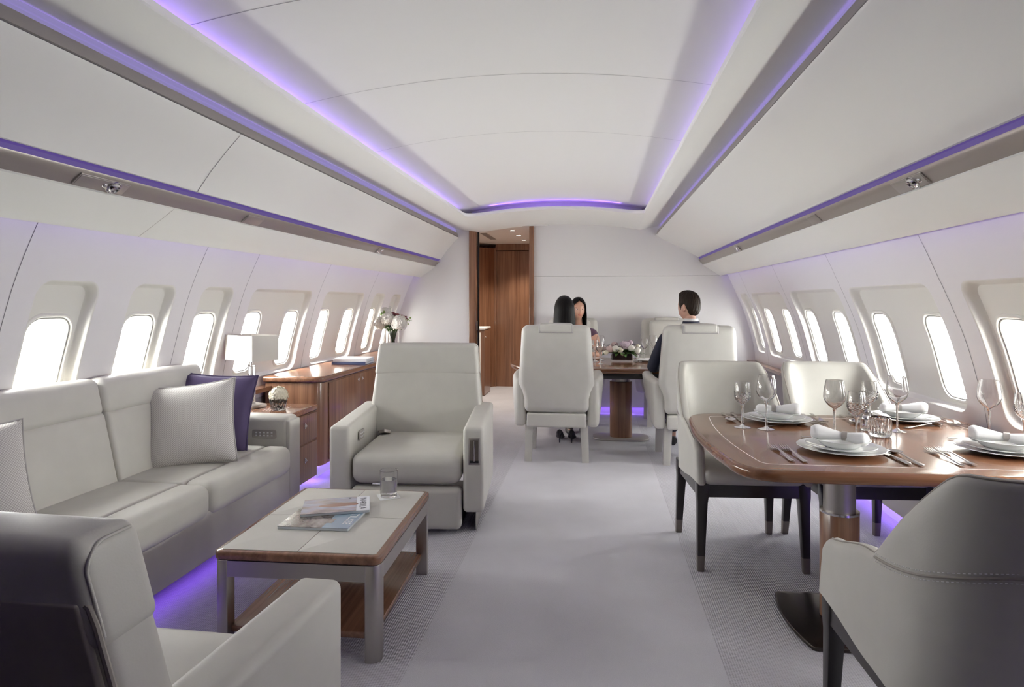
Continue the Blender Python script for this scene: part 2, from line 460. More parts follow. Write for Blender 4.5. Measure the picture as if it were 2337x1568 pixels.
# ------------------------------------------------------------------ side walls with windows
def in_poly(p, poly):
    x, y = p; c = False; j = len(poly) - 1
    for i in range(len(poly)):
        xi, yi = poly[i]; xj, yj = poly[j]
        if (yi > y) != (yj > y) and x < (xj - xi) * (y - yi) / (yj - yi) + xi: c = not c
        j = i
    return c
def cdt_region(outer, holes, sy=.12, sz=.045):
    vs, ed = [], []
    for loop in [outer] + holes:
        b = len(vs); n = len(loop); vs += [Vector(p) for p in loop]; ed += [(b + i, b + (i + 1) % n) for i in range(n)]
    ya, yb = min(p[0] for p in outer), max(p[0] for p in outer); za, zb = min(p[1] for p in outer), max(p[1] for p in outer)
    ny, nz = max(1, int((yb - ya) / sy)), max(1, int((zb - za) / sz))
    allb = [p for l in [outer] + holes for p in l]
    for i in range(1, ny):
        for j in range(1, nz):
            p = (ya + (yb - ya) * i / ny, za + (zb - za) * j / nz)
            if in_poly(p, outer) and not any(in_poly(p, h) for h in holes) and min((p[0]-q[0])**2+(p[1]-q[1])**2 for q in allb) > .012**2: vs.append(Vector(p))
    r = delaunay_2d_cdt(vs, ed, [], 0, 1e-6)
    V = [tuple(v) for v in r[0]]; F = []
    for f in r[2]:
        c = (sum(V[i][0] for i in f) / 3, sum(V[i][1] for i in f) / 3)
        if in_poly(c, outer) and not any(in_poly(c, h) for h in holes): F.append(tuple(f))
    return V, F
def dens(loop, d=.05):
    out = []
    for i, p in enumerate(loop):
        q = loop[(i + 1) % len(loop)]; L = math.dist(p, q); k = max(1, int(L / d))
        out += [(p[0] + (q[0] - p[0]) * t / k, p[1] + (q[1] - p[1]) * t / k) for t in range(k)]
    return out
win_i = [0]
ZT, ZB = 1.70, .60
WD_ = .134
def side_wall(name, tab, sgn, panels, recesses):
    X = lambda z: interp(tab, z)
    W = lambda p, d: (X(p[1]) + sgn * d, p[0], p[1])
    g = G(); gr = G()
    for (pa, pb) in panels:
        outer = dens(rrect(pa, ZB, pb, ZT, .00005, 1), .06)
        rec = [r for r in recesses if pa < r[0] and r[1] < pb]
        loops = [dens(rrect(r[0], .755, r[1], 1.395, (.09, .07, .07, .09), 7), .05) for r in rec]
        V, F = cdt_region(outer, loops)
        g._add([W(p, 0) for p in V], F)
        for r, lp in zip(rec, loops):
            ins = [inset(lp, q) for q in (0, .003, .007, .012, .02)]; dep = (0, .0008, .005, .046, .054)
            gr.loft([[W(p, d) for p in l] for l, d in zip(ins, dep)], cap=False)
            wl = [dens(rrect(c - .136, .790, c + .136, 1.252, .088, 8), .04) for c in r[2]]
            V, F = cdt_region(ins[-1], wl, .08, .05)
            gr._add([W(p, .054) for p in V], F)
            for c, l in zip(r[2], wl):
                win_i[0] += 1
                w = G()
                offs = (0, .003, .009, .016, .020, .024, .034, .046); dd = (.054, .046, .042, .044, .052, .066, .10, .15)
                w.loft([[W(p, d) for p in inset(l, q)] for q, d in zip(offs, dd)], cap=False)
                wo = w.make('window_%d' % win_i[0], M['reveal'], kind='structure', angle=50)
                il = inset(l, .0425); pg = G(); V, F = cdt_region(il, [], .1, .06)
                pg._add([W(p, .138) for p in V], F)
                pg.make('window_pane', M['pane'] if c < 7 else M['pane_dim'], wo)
                sg_ = G(); sg_.loft([[W(p, d) for p in inset(l, q)] for q, d in ((.0195, .0525), (.0225, .0515), (.0255, .0530), (.0255, .060))], cap=False)
                sg_.make('window_seal', M['seal'], wo, angle=80)
                L = bpy.data.lights.new('sky_portal', 'AREA'); L.shape = 'RECTANGLE'; L.size = .26; L.size_y = .46; L.energy = 1
                L.cycles.is_portal = True
                o = bpy.data.objects.new('sky_portal', L); C.objects.link(o)
                o.location = (X(1.02) + sgn * .165, c, 1.02); o.rotation_euler = (0, sgn * R(90 - 7), 0)
    wl = g.make(name, M['wall'], kind='structure', angle=60)
    gr.make(name + '_reveal', M['reveal'], wl, angle=45)
    for (pa, pb) in panels[1:]:
        b = G(); zs = [ZB + (ZT - ZB) * i / 16 for i in range(17)]
        b.loft([[(X(z) - sgn * .0008, y, z) for z in zs] for y in (pa - .0016, pa + .0016)], closed=False)
        b.make('panel_joint', M['joint'], wl, normals=False, angle=60)
    # wall head up into the light slot
    trim([(X(ZT), ZT), (X(1.72), 1.72)], Y0, Y1, M['wall'])
    return wl
side_wall('wall_left', TL, -1,
          [(Y0, 2.245), (2.245, 3.36), (3.36, 3.92), (3.92, 5.06), (5.06, 6.26), (6.26, Y1)],
          [(1.78, 2.12, [1.95]), (2.36, 2.70, [2.53]), (2.91, 3.25, [3.09]), (3.475, 3.815, [3.65]), (4.03, 4.95, [4.215, 4.79]), (5.20, 6.13, [5.39, 5.97]), (6.42, 6.76, [6.59]), (7.00, 7.34, [7.17])])
side_wall('wall_right', TR, 1,
          [(Y0, 1.95), (1.95, 3.19), (3.19, 4.40), (4.40, 5.67), (5.67, 6.93), (6.93, Y1)],
          [(1.45, 1.80, [1.63]), (2.05, 3.06, [2.26, 2.885]), (3.32, 4.31, [3.50, 4.13]), (4.50, 5.56, [4.79, 5.41]), (5.78, 6.85, [6.04, 6.66]), (6.99, 7.35, [7.17])])
# dado, ledge and kick on both sides
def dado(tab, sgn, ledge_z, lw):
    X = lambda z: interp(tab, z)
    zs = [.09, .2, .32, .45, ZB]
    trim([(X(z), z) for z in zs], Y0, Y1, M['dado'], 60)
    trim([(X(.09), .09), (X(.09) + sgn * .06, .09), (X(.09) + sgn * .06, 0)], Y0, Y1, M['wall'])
    g = G(); x0 = X(ledge_z) + sgn * .015; x1 = x0 - sgn * lw
    out = [(x0, ledge_z), (x1, ledge_z), (x1, ledge_z - .03), (x0, ledge_z - .03)]
    g.loft([[(x, y, z) for x, z in out] for y in (Y0, Y1)])
    trim_i[0] += 1
    g.make('trim_%d' % trim_i[0], M['wood_y'], kind='structure')
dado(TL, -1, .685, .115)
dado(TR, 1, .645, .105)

# ------------------------------------------------------------------ floor and bulkheads
g = G(); g.box(((-2.5 + 1.9) / 2, (.75 + 10.2) / 2, -.02), (4.7, 10.2 - .75, .04)); g.make('floor', M['carpet'], kind='structure')
g = G(); g.box(((-2.5 + 1.9) / 2, (Y0 + .75) / 2, -.02), (4.7, .75 - Y0, .04)); g.make('floor', M['blackwood'], kind='structure')  # unseen dark stretch of floor, added to cut bounce onto the chair backs
g = G()
g.box((-2.05, Y1 + .02, 1.2), (1.12, .04, 2.4)); wb = g.make('wall_back', M['wall2'], kind='structure')
g = G()
g.box((.55, Y1 + .02, .845), (2.54, .04, 1.52)); g.make('wall_back', M['wall2'], kind='structure')
g = G()
g.box((.55, Y1 + .02, 2.005), (2.54, .04, .794)); g.make('wall_back', M['wall2'], kind='structure')
g = G()
g.box((.55, Y1 + .075, .6), (2.54, .03, 1.2)); g.box((.55, Y1 + .05, 1.607), (2.54, .02, .05)); g.make('wall_back', M['gap'], kind='structure')
g = G(); g.box((.55, Y1 + .05, .045), (2.54, .01, .09)); g.make('baseboard_back', M['wall2'], kind='structure')
for x in (-1.452, -.743):
    g = G(); w = .085 if x < -1 else .056
    g.box((x, Y1 + .01, 1.1), (w, .10, 2.2), .006); trim_i[0] += 1
    g.make('trim_%d' % trim_i[0], M['wood_v'], kind='structure')
g = G(); g.box((-1.395, Y1 + .05, 1.1), (.02, .03, 2.2)); g.make('trim_40', M['black'], kind='structure')
g = G(); g.box((-1.402, Y1 - .0, 1.02), (.008, .05, .11), .002); tag(g.make('door_latch', M['nickel']), 'small metal latch on the sliding door pocket by the walnut post', 'latch')
g = G(); g.box((-.3, Y0 - .02, 1.2), (4.6, .04, 2.5)); g.make('wall_front', M['suede'], kind='structure')  # unseen end wall, coloured dark to hold back light on the near chairs
# corridor beyond the doorway
g = G(); g.box((-1.3, 8.75, 2.225), (1.5, 2.64, .05)); g.make('ceiling', M['ceil'], kind='structure')
g = G(); g.box((-.66, 8.8, 1.1), (.05, 2.5, 2.25)); g.make('wall_corridor', M['wood_v'], kind='structure')
g = G(); g.box((-2.02, 8.8, 1.1), (.05, 2.5, 2.25)); g.make('wall_corridor', M['wall2'], kind='structure')
g = G(); g.box((-1.3, 10.0, 1.1), (1.5, .05, 2.25)); g.make('wall_corridor', M['wood_v'], kind='structure')
g = G()
cv = [(-1.535 - .02 * i ** 1.45, 9.72 - .055 * i) for i in range(9)]
g.loft([[(x, y, z) for x, y in cv] for z in (0, 2.13)], closed=False); g.make('wall_corridor', M['wood_v'], kind='structure', angle=60)
g = G(); g.box((-1.525, 9.71, 1.07), (.03, .04, 2.14)); g.box((-1.02, 9.71, 2.15), (1.0, .04, .10)); g.box((-.75, 9.71, 1.05), (.12, .04, 2.1)); g.make('trim_41', M['wood_v'], kind='structure')
g = G(); g.box((-1.15, 9.735, 1.045), (.73, .035, 2.09)); g.make('door_1', M['wood_v'], kind='structure')
for i, (x, y) in enumerate(((-1.025, 7.90), (-1.02, 8.50), (-1.02, 9.13))):
    t = thing('downlight', ('round downlight nearest the doorway in the corridor ceiling', 'round downlight in the middle of the corridor ceiling', 'round downlight deepest in the corridor ceiling')[i], 'downlight', (x, y, 2.2), 0, 'corridor downlights')
    g = G(); g.lathe([(.042, 0), (.044, -.003), (.036, -.004), (.034, .001)], 24); g.make('trim_ring', M['chrome'], t)
    g = G(); g.lathe([(.034, -.001), (.001, -.001)], 24); g.make('lens', M['lamp_on'], t)
t = thing('air_vent', 'long grey slotted air vent in the corridor ceiling', 'vent', (-1.44, 8.55, 2.2))
g = G(); g.box((0, 0, -.002), (.085, .82, .004)); g.make('vent_frame', M['nickel2'], t)
for i in range(16):
    g = G(); g.box((0, -.37 + i * .05, -.005), (.066, .012, .003)); g.make('slat', M['dado'], t)
t = thing('galley_cabinet', 'walnut galley cabinet with white front panel beside the corridor door', 'cabinet', (-1.72, 8.9, 0))
g = G(); g.box((.10, .03, .46), (.20, .5, .90)); g.make('body', M['wood_v'], t)
g = G(); g.box((.09, .03, .935), (.23, .54, .03), .008); g.make('worktop', M['bin'], t)
g = G(); g.box((.05, -.226, .60), (.20, .012, .56), .003); g.make('front_panel', M['bin'], t)
g = G(); g.ball((.208, -.16, .82), .014); g.make('knob', M['chrome'], t)
g = G(); g.box((.07, -.234, .84), (.05, .004, .02)); g.make('latch', M['black'], t)

# reading light units in the service panels
def psu_unit(side, y, length, lamp, label):
    P = PL if side == 'l' else PR
    a, b = Vector((P['psu'][1][0], 0, P['psu'][1][1])), Vector((P['psu'][-1][0], 0, P['psu'][-1][1]))
    mid = (a + b) / 2; tv = (b - a).normalized(); nrm = Vector((-tv.z, 0, tv.x))
    if nrm.z > 0: nrm = -nrm
    yv = Vector((0, 1, 0)); Mx = Matrix((yv, tv, nrm)).transposed()
    t = thing('service_unit', label, 'reading light' if lamp else 'service panel', (0, 0, 0), 0, 'overhead service units')
    if Mx.determinant() < 0: Mx = Matrix((yv, -tv, nrm)).transposed()
    t.matrix_world = Matrix.Translation(Vector((mid.x, y, mid.z)) + nrm * .001) @ Mx.to_4x4()
    w = .058
    g = G(); g.prism(rrect(-length / 2, -w / 2, length / 2, w / 2, .004, 3), -.004, .004, .002); g.make('cover_plate', M['nickel'], t)
    g = G(); g.prism(rrect(-length / 2 + .006, -w / 2 + .006, length / 2 - .006, w / 2 - .006, .003, 2), .0035, .0055, .001); g.make('inset_panel', M['psu'] if not lamp else M['nickel'], t)
    if lamp:
        g = G(); g.lathe([(.030, .005), (.030, .009), (.026, .0095), (.024, .006)], 28, (lamp, 0, 0)); g.make('bezel', M['chrome'], t)
        g = G(); g.lathe([(.024, .006), (.0235, .012), (.019, .018), (.017, .017), (.015, .012), (.006, .010), (.001, .010)], 28, (lamp, 0, 0)); g.make('spotlight', M['chrome'], t)
        g = G(); g.ball((lamp - .045, 0, .006), (.011, .011, .006)); g.make('air_nozzle', M['chrome'], t)
psu_unit('l', 2.235, .25, .055, 'chrome reading light nearest the camera in the bronze strip above the sofa')
psu_unit('l', 3.33, .17, 0, 'plain square cover plate in the bronze strip above the table lamp')
psu_unit('l', 5.43, .12, .02, 'small chrome reading light in the bronze strip above the sideboard')
psu_unit('r', 2.62, .24, -.03, 'chrome reading light in the bronze strip above the near dining table')
psu_unit('r', 3.70, .15, 0, 'plain square cover plate in the bronze strip on the dining side')
psu_unit('r', 5.60, .12, -.01, 'small chrome reading light in the bronze strip nearest the partition, dining side')
# ------------------------------------------------------------------ lounge armchairs (local: faces +y)
def armchair(label, loc, rz, bdy=0, bz=1.0):
    t = thing('lounge_armchair', label, 'armchair', loc, rz, 'lounge armchairs')
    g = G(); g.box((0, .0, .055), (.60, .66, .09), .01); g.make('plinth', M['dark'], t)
    g = G(); g.cushion((0, .085, .365), (.311, .345, .085), .055, (0, .012, .018), 8)
    g.make('seat_cushion', M['leather'], t)
    g = G(); g.cushion((0, .385, .148), (.311, .045, .118), .03, (0, .006, 0), 8); g.make('footrest', M['leather'], t)
    def lean(z0):
        def f(p):
            z = p[2] + z0; k = (z - .42) / .6
            return [p[0] * (1.0 - .115 * max(0, min(1, (z - .60) / .42))), p[1] - .10 * k + bdy, p[2] + (bz - 1) * max(0, z - .45)]
        return f
    g = G(); g.cushion((0, -.224, .705), (.366, .063, .290), .030, (0, .008, 0), 10, f=lean(.705)); g.make('backrest', M['leather'], t)
    g = G(); g.cushion((0, -.224, .920), (.3705, .068, .104), .028, (0, .006, .004), 8, f=lean(.920)); g.make('headrest', M['leather'], t)
    g = G(); g.cushion((0, -.289, .67), (.350, .008, .245), .006, (0, 0, 0), 8, f=lean(.67)); g.make('back_panel', M['leather_dark'], t)
    pts = []
    for (x, z) in [(s_ * .3635 * (1.0 - .115 * max(0, min(1, (z_ - .60) / .42))), z_) for s_, z_ in [(-1, .42 + .05 * i) for i in range(10)] + [(-.99, .905), (-.95, .918), (0, .922), (.95, .918), (.99, .905)] + [(1, .87 - .05 * i) for i in range(10)]]:
        pts.append((x, -.284 - .10 * (z - .42) / .6 + bdy, z + (bz - 1) * max(0, z - .45)))
    g = G(); g.tube(pts, .0055, 8); g.make('piping', M['leather_dark'], t)
    for s_ in (-1, 1):
        g = G(); q_ = []
        line = [(-.278, .845 + .12 * i_ / 5, .3662) for i_ in range(6)]
        line += [(-.233 - .045 * cos(pi / 2 * i_ / 12), .965 + .045 * sin(pi / 2 * i_ / 12), .3662 + .0042 * sin(pi * i_ / 12)) for i_ in range(1, 13)]
        line += [(-.233 + .055 * i_ / 4, 1.010, .3662) for i_ in range(1, 5)]
        for y_, z_, x_ in line:
            w_ = lean(.92)([s_ * x_, y_, z_ - .92]); q_.append((w_[0], w_[1], w_[2] + .92))
        g.tube(q_, .003, 8); g.make('seam', M['leather'], t, angle=80)
    for s in (-1, 1):
        def fa(p, s=s):
            k = (p[1] + .37) / .74
            return [p[0] + s * .012 * k * 0, p[1], p[2] + (.03 * (1 - k) if p[2] > 0 else 0)]
        g = G(); g.cushion((s * .378, .045, .365), (.058, .375, .238), .024, (.003, 0, .002), 8, f=fa)
        a = g.make('armrest', M['leather'], t)
        g = G(); g.box((s * .385, .12, .065), (.006, .42, .13), .002); g.make('side_plate', M['nickel'], t)
        if s > 0:
            g = G(); g.prism(rrect(-.055, -.028, .055, .028, .012), 0, .006, .002, Matrix.Translation((s * .315, .20, .515)) @ Matrix.Rotation(R(-90), 4, 'Y') @ Matrix.Rotation(R(90), 4, 'Z'))
            pnl = g.make('control_panel', M['nickel2'], t)
            g = G()
            for q in range(3):
                for w in (-1, 1): g.box((s * .307, .20 + (q - 1) * .03, .515 + w * .010), (.005, .013, .009), .002)
            g.make('button', M['icon'], pnl)
        else:
            g = G(); g.box((s * .384, .419, .47), (.064, .008, .15), .003); fr = g.make('tray_table_latch', M['nickel'], t)
            g = G(); g.box((s * .384, .4235, .476), (.046, .004, .115), .001); pl = g.make('slot', M['ferrule'], fr)
            g = G(); g.box((s * .384, .427, .474), (.007, .006, .115), .002); g.make('handle_bar', M['chrome'], fr)
            g = G(); g.box((s * .384, .426, .414), (.05, .006, .014), .001); g.make('lower_catch', M['black'], fr)
    g = G()
    g.box((0, 0, 0), (.05, .075, .022), .006, T=Matrix.Translation((.245, -.10, .468)) @ Matrix.Rotation(R(25), 4, 'X') @ Matrix.Rotation(R(40), 4, 'Z'))
    g.box((0, 0, 0), (.045, .10, .006), .002, T=Matrix.Translation((.275, -.155, .462)) @ Matrix.Rotation(R(18), 4, 'X') @ Matrix.Rotation(R(30), 4, 'Z'))
    g.make('seat_belt', M['nickel'], t)
    return t
armchair('cream leather armchair facing the camera beyond the coffee table', (-1.085, 3.86, 0), pi + R(5))
armchair('cream leather armchair seen from behind, in front of the coffee table', (-1.075, 1.13, 0), R(-1), .10, .865)

# ------------------------------------------------------------------ sofa along the sidewall (local = world axes)
t = thing('sofa', 'long cream leather sofa built along the window wall', 'sofa', (-2.05, 2.42, 0))
ox, oy = -2.05, 2.42
def sf(x, y, z): return (x - ox, y - oy, z)
g = G(); g.box(sf(-2.10, 2.36, .215), (.60, 2.36, .22), .02); g.make('base', M['leather'], t)
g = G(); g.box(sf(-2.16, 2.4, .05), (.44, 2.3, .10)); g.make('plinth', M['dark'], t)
g = G(); g.box(sf(-1.787, 2.36, .2175), (.02, 2.34, .225), .008); g.make('front_panel', M['leather'], t)
sy = [1.20, 1.965, 2.735, 3.52]
for a, b in zip(sy, sy[1:]):
    m_, h = (a + b) / 2, (b - a) / 2 - .003
    g = G(); g.cushion(sf(-2.085, m_, .385), (.178, h, .075), .022, (0, 0, .008), 7); g.make('seat_cushion', M['leather'], t)
    g = G(); g.cushion(sf(-1.835, m_, .385), (.084, h, .080), .048, (.004, 0, .004), 7); g.make('front_roll', M['leather'], t)
    fl = lambda z0: (lambda p: [p[0] - .10 * (p[2] + z0 - .44) / .45, p[1], p[2]])
    g = G(); g.cushion(sf(-2.262, m_, .605), (.045, h, .180), .026, (.006, 0, .000), 7, f=fl(.605)); g.make('lower_back_cushion', M['leather'], t)
    g = G(); g.cushion(sf(-2.262, m_, .852), (.046, h, .086), .034, (.004, 0, .006), 7, f=fl(.852)); g.make('upper_back_cushion', M['leather'], t)
g = G(); g.cushion(sf(-2.095, 3.592, .365), (.315, .068, .263), .035, (0, .006, .004), 7); g.make('armrest', M['leather'], t)
g = G(); g.cushion(sf(-1.787, 3.592, .34), (.012, .066, .265), .008, (0, 0, 0), 2); g.make('arm_front', M['leather'], t)
g = G(); g.cushion(sf(-2.095, 1.13, .365), (.315, .065, .263), .035, (0, .006, .004), 7); g.make('armrest', M['leather'], t)
g = G(); g.prism(rrect(-.075, -.026, .075, .026, .012), 0, .006, .002, Matrix.Translation(sf(-1.93, 3.522, .525)) @ Matrix.Rotation(R(90), 4, 'X'))
pnl = g.make('control_panel', M['nickel2'], t)
g = G()
for q in range(5):
    for w in (-1, 1): g.box(sf(-1.978 + q * .024, 3.514, .525 + w * .0085), (.010, .004, .008), .0015)
g.make('button', M['icon'], pnl)

def pillow(name, label, mat, loc, rot, size=.44, th=.075, cat='cushion', pipe=None, group=None):
    g = G(); n = 22; vs = []; fs = []
    uvs = []
    for sd in (1, -1):
        for i in range(n + 1):
            for j in range(n + 1):
                u, v = 2 * i / n - 1, 2 * j / n - 1
                e = (1 - u ** 4) * (1 - v ** 4)
                x = u * size / 2 * (1 - .075 * (1 - v * v) * abs(u)); z = v * size / 2 * (1 - .075 * (1 - u * u) * abs(v))
                w = sd * th * max(0, e) ** .55 * (1 + .06 * sin(5 * u + 2 * v) * (1 - u * u))
                vs.append((x, w, z)); uvs.append((i / n, j / n))
    K = (n + 1) ** 2
    for sd in range(2):
        for i in range(n):
            for j in range(n):
                q = [sd * K + i * (n + 1) + j, sd * K + (i + 1) * (n + 1) + j, sd * K + (i + 1) * (n + 1) + j + 1, sd * K + i * (n + 1) + j + 1]
                fs.append(q if sd else q[::-1])
    nv = g._add(vs, fs)
    ul = g.b.loops.layers.uv.new('UVMap'); ix = {v: k for k, v in enumerate(nv)}
    for f in g.b.faces:
        for l in f.loops: l[ul].uv = uvs[ix[l.vert]]
    bmesh.ops.remove_doubles(g.b, verts=g.b.verts, dist=.0004)
    o = g.make(name, mat, None, loc, rot, 80); tag(o, label, cat, group)
    e = []
    for i in range(60):
        k = i / 60 * 4; s_ = int(k); f = k - s_; u = 2 * f - 1
        u, v = [(u, -1), (1, u), (-u, 1), (-1, -u)][s_]
        e.append((u * size / 2 * (1 - .075 * (1 - v * v) * abs(u)), 0, v * size / 2 * (1 - .075 * (1 - u * u) * abs(v))))
    g = G(); g.tube(e + e[:1], .0045, 6); g.make('piping', pipe or mat, o)
    return o
pillow('throw_pillow', 'dark violet square pillow tucked behind the white woven pillow on the sofa', M['purple_cushion'], (-2.165, 3.375, .675), (R(-16), R(4), R(14)), .44, .07)
pillow('throw_pillow', 'white woven square pillow leaning on the violet pillow at the sofa end', M['woven'], (-2.11, 3.10, .655), (R(-20), R(-6), R(20)), .45, .075, pipe=M['dado'])
pillow('throw_pillow', 'white woven pillow at the near end of the sofa, cut by the frame', M['woven'], (-2.15, 1.90, .655), (R(-20), 0, R(68)), .44, .075, pipe=M['dado'])

# ------------------------------------------------------------------ end table
t = thing('end_table', 'walnut end table with two drawers beyond the sofa arm', 'side table', (-2.13, 3.85, 0))
g = G(); g.box((0, 0, .375), (.57, .36, .41), .006); g.make('body', M['wood_v'], t)
g = G(); g.box((0, 0, .602), (.585, .375, .036), .007, T=Matrix.Translation((.002, 0, 0))); g.make('table_top', M['wood_x'], t)
g = G()
for q in range(6): g.box((.06 + q * .022, -.02, .6203), (.003, .16, .0012))
g.make('inlay', M['linen'], t)
for z, h in ((.49, .17), (.27, .235)):
    g = G(); g.box((.289, .0, z), (.014, .345, h), .003); d = g.make('drawer', M['wood_v'], t)
    g = G(); g.prism(rrect(-.010, -.018, .010, .018, .008), 0, .003, .001, Matrix.Translation((.296, .0, z + .02)) @ Matrix.Rotation(R(90), 4, 'Y') @ Matrix.Rotation(R(90), 4, 'Z'))
    g.tube([(.30, .0, z + .012), (.308, .0, z + .02), (.30, .0, z + .032)], .003, 8); g.make('latch', M['chrome'], d)
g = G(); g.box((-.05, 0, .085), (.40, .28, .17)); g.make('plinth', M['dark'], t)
# table lamp
t = thing('table_lamp', 'white rectangular shaded lamp with twin metal stem on end table', 'lamp', (-2.21, 3.87, .62), R(-28))
g = G(); g.box((0, 0, .012), (.17, .11, .024), .003); g.make('base', M['nickel'], t)
for s in (-1, 1):
    g = G(); g.box((s * .025, 0, .145), (.016, .016, .245), .002); g.make('stem', M['chrome'], t)
g = G(); g.box((0, 0, .268), (.066, .016, .014), .002); g.make('crossbar', M['chrome'], t)
g = G(); g.tube([(0, 0, .27), (0, 0, .37)], .009, 14); g.make('neck', M['nickel'], t)
g = G(); W2, D2 = .155, .095
o1 = rrect(-W2, -D2, W2, D2, .004, 2); o2 = inset(o1, .003)
g.loft([[(x, y, .308) for x, y in o1], [(x, y, .468) for x, y in o1], [(x, y, .468) for x, y in o2], [(x, y, .308) for x, y in o2], [(x, y, .308) for x, y in o1]], cap=False)
g.make('lamp_shade', M['shade'], t)
g = G()
for s in (-1, 1): g.tube([(0, 0, .36), (s * .15, 0, .36)], .002, 6)
g.make('shade_spider', M['chrome'], t)
# cut glass with a white bloom
def crystal_bowl(t, r, h, mat='crystal', n=48, wall=.004, base=.012):
    g = G()
    prof = [(.001, 0), (r * .74, 0), (r * .80, .004), (r * .86, h * .3), (r * .95, h * .7), (r, h - .002), (r - wall * .4, h), (r - wall, h - .002), (r * .95 - wall, h * .7), (r * .86 - wall, h * .32), (r * .74 - wall, base + .006), (r * .4, base), (.001, base)]
    g.lathe(prof, n); return g.make('glass_bowl', M[mat], t)
def hydrangea(c, r, n, size, f=1.0, g=None):
    """dense cluster of small four petalled florets on a ball"""
    g = g or G()
    g.ball(c, r * .86, 12)
    for k in range(n):
        z = 1 - 2 * (k + .5) / n
        if z < -.65: continue
        a = k * 2.39996; q = math.sqrt(1 - z * z)
        d = Vector((q * cos(a), q * sin(a), z)); rr = r * (.94 + .12 * rnd.random())
        p = Vector(c) + d * rr
        u = d.orthogonal().normalized(); ang = rnd.random() * 3
        u = Matrix.Rotation(ang, 3, d) @ u; v = d.cross(u)
        for m in range(4):
            e = Matrix.Rotation(m * pi / 2, 3, d) @ u; w = d.cross(e)
            s = size * (.85 + .3 * rnd.random())
            vs = [p, p + e * s * .55 + w * s * .42 + d * s * .12, p + e * s * 1.0 + d * s * (.05 + .25 * rnd.random()), p + e * s * .55 - w * s * .42 + d * s * .12]
            g._add([tuple(x) for x in vs], [(0, 1, 2, 3)])
    return g
def leafs(g, base, tip, wid, n=5, bend=.02):
    base, tip = Vector(base), Vector(tip); d = tip - base; s = d.cross(Vector((0, 0, 1)))
    if s.length < 1e-6: s = Vector((1, 0, 0))
    s.normalize(); up = s.cross(d).normalized(); rows = []
    for i in range(n + 1):
        k = i / n; w = wid * sin(pi * min(1, k * .93 + .05)) ** .8; p = base + d * k + up * bend * sin(pi * k)
        rows.append([tuple(p - s * w + up * w * .2), tuple(p), tuple(p + s * w + up * w * .2)])
    g.loft(rows, closed=False)
t = thing('crystal_tumbler', 'small cut crystal tumbler holding one white bloom on end table', 'glass', (-1.99, 3.80, .62))
crystal_bowl(t, .056, .075)
t = thing('hydrangea_bloom', 'single round white bloom sitting in the small crystal tumbler', 'flower', (-1.99, 3.80, .62))
hydrangea((0, 0, .088), .056, 230, .012).make('bloom', M['cream_fl'], t, normals=False, angle=60)
g = G(); g.tube([(0, 0, .02), (.004, 0, .05)], .004, 8); g.make('stem', M['stem'], t)

# ------------------------------------------------------------------ sideboard
t = thing('sideboard', 'long walnut sideboard under the windows with rounded front corner', 'sideboard', (-2.19, 5.85, 0))
LX = 0
o1 = rrect(-.225, -1.44, .205, 1.46, (.075, .02, .01, .01), 8)
g = G(); g.prism(o1, .10, .708, .003); g.make('body', M['wood_v'], t)
o2 = rrect(-.235, -1.462, .228, 1.475, (.085, .02, .01, .01), 8)
g = G(); g.prism(o2, .714, .757, .016); g.make('top', M['wood_y'], t)
g = G(); g.prism(inset(o1, .004), .706, .716); g.make('shadow_gap', M['black'], t)
g = G(); g.box((-.03, 0, .05), (.34, 2.75, .10)); g.make('plinth', M['wall2'], t)
ys = [-1.30, -.66, -.02, .62, 1.26]
for i, (a, b) in enumerate(zip(ys, ys[1:])):
    g = G(); g.box((.207, (a + b) / 2, .41), (.010, b - a - .006, .575), .002); d = g.make('door', M['wood_v'], t)
    yk = b - .045 if i % 2 == 0 else a + .045
    g = G(); g.lathe([(.013, 0), (.014, .003), (.010, .006), (.008, .005), (.001, .005)], 20, T=Matrix.Translation((.212, yk, .65)) @ Matrix.Rotation(R(90), 4, 'Y'))
    g.make('latch', M['chrome'], d)
def book(name, label, loc, rz, d, mat, group=None, spine=None):
    t = thing(name, label, 'book', loc, rz, group); w, l, h = d
    g = G(); g.box((0, 0, .0015), (w, l, .003), .001); g.box((0, 0, h - .0015), (w, l, .003), .001); g.box((0, -l / 2 + .002, h / 2), (w, .004, h), .001); g.make('cover', mat, t)
    g = G(); g.box((0, .002, h / 2), (w - .008, l - .010, h - .006)); g.make('pages', M['pages'], t)
    return t
book('book', 'lower navy hardback book of the pair on the sideboard', (-2.13, 5.42, .757), R(3), (.30, .27, .024), M['bookblue'], 'books on the sideboard')
book('book', 'upper pale hardback book resting on the navy book on the sideboard', (-2.125, 5.425, .781), R(5), (.295, .265, .026), M['bookwhite'], 'books on the sideboard')
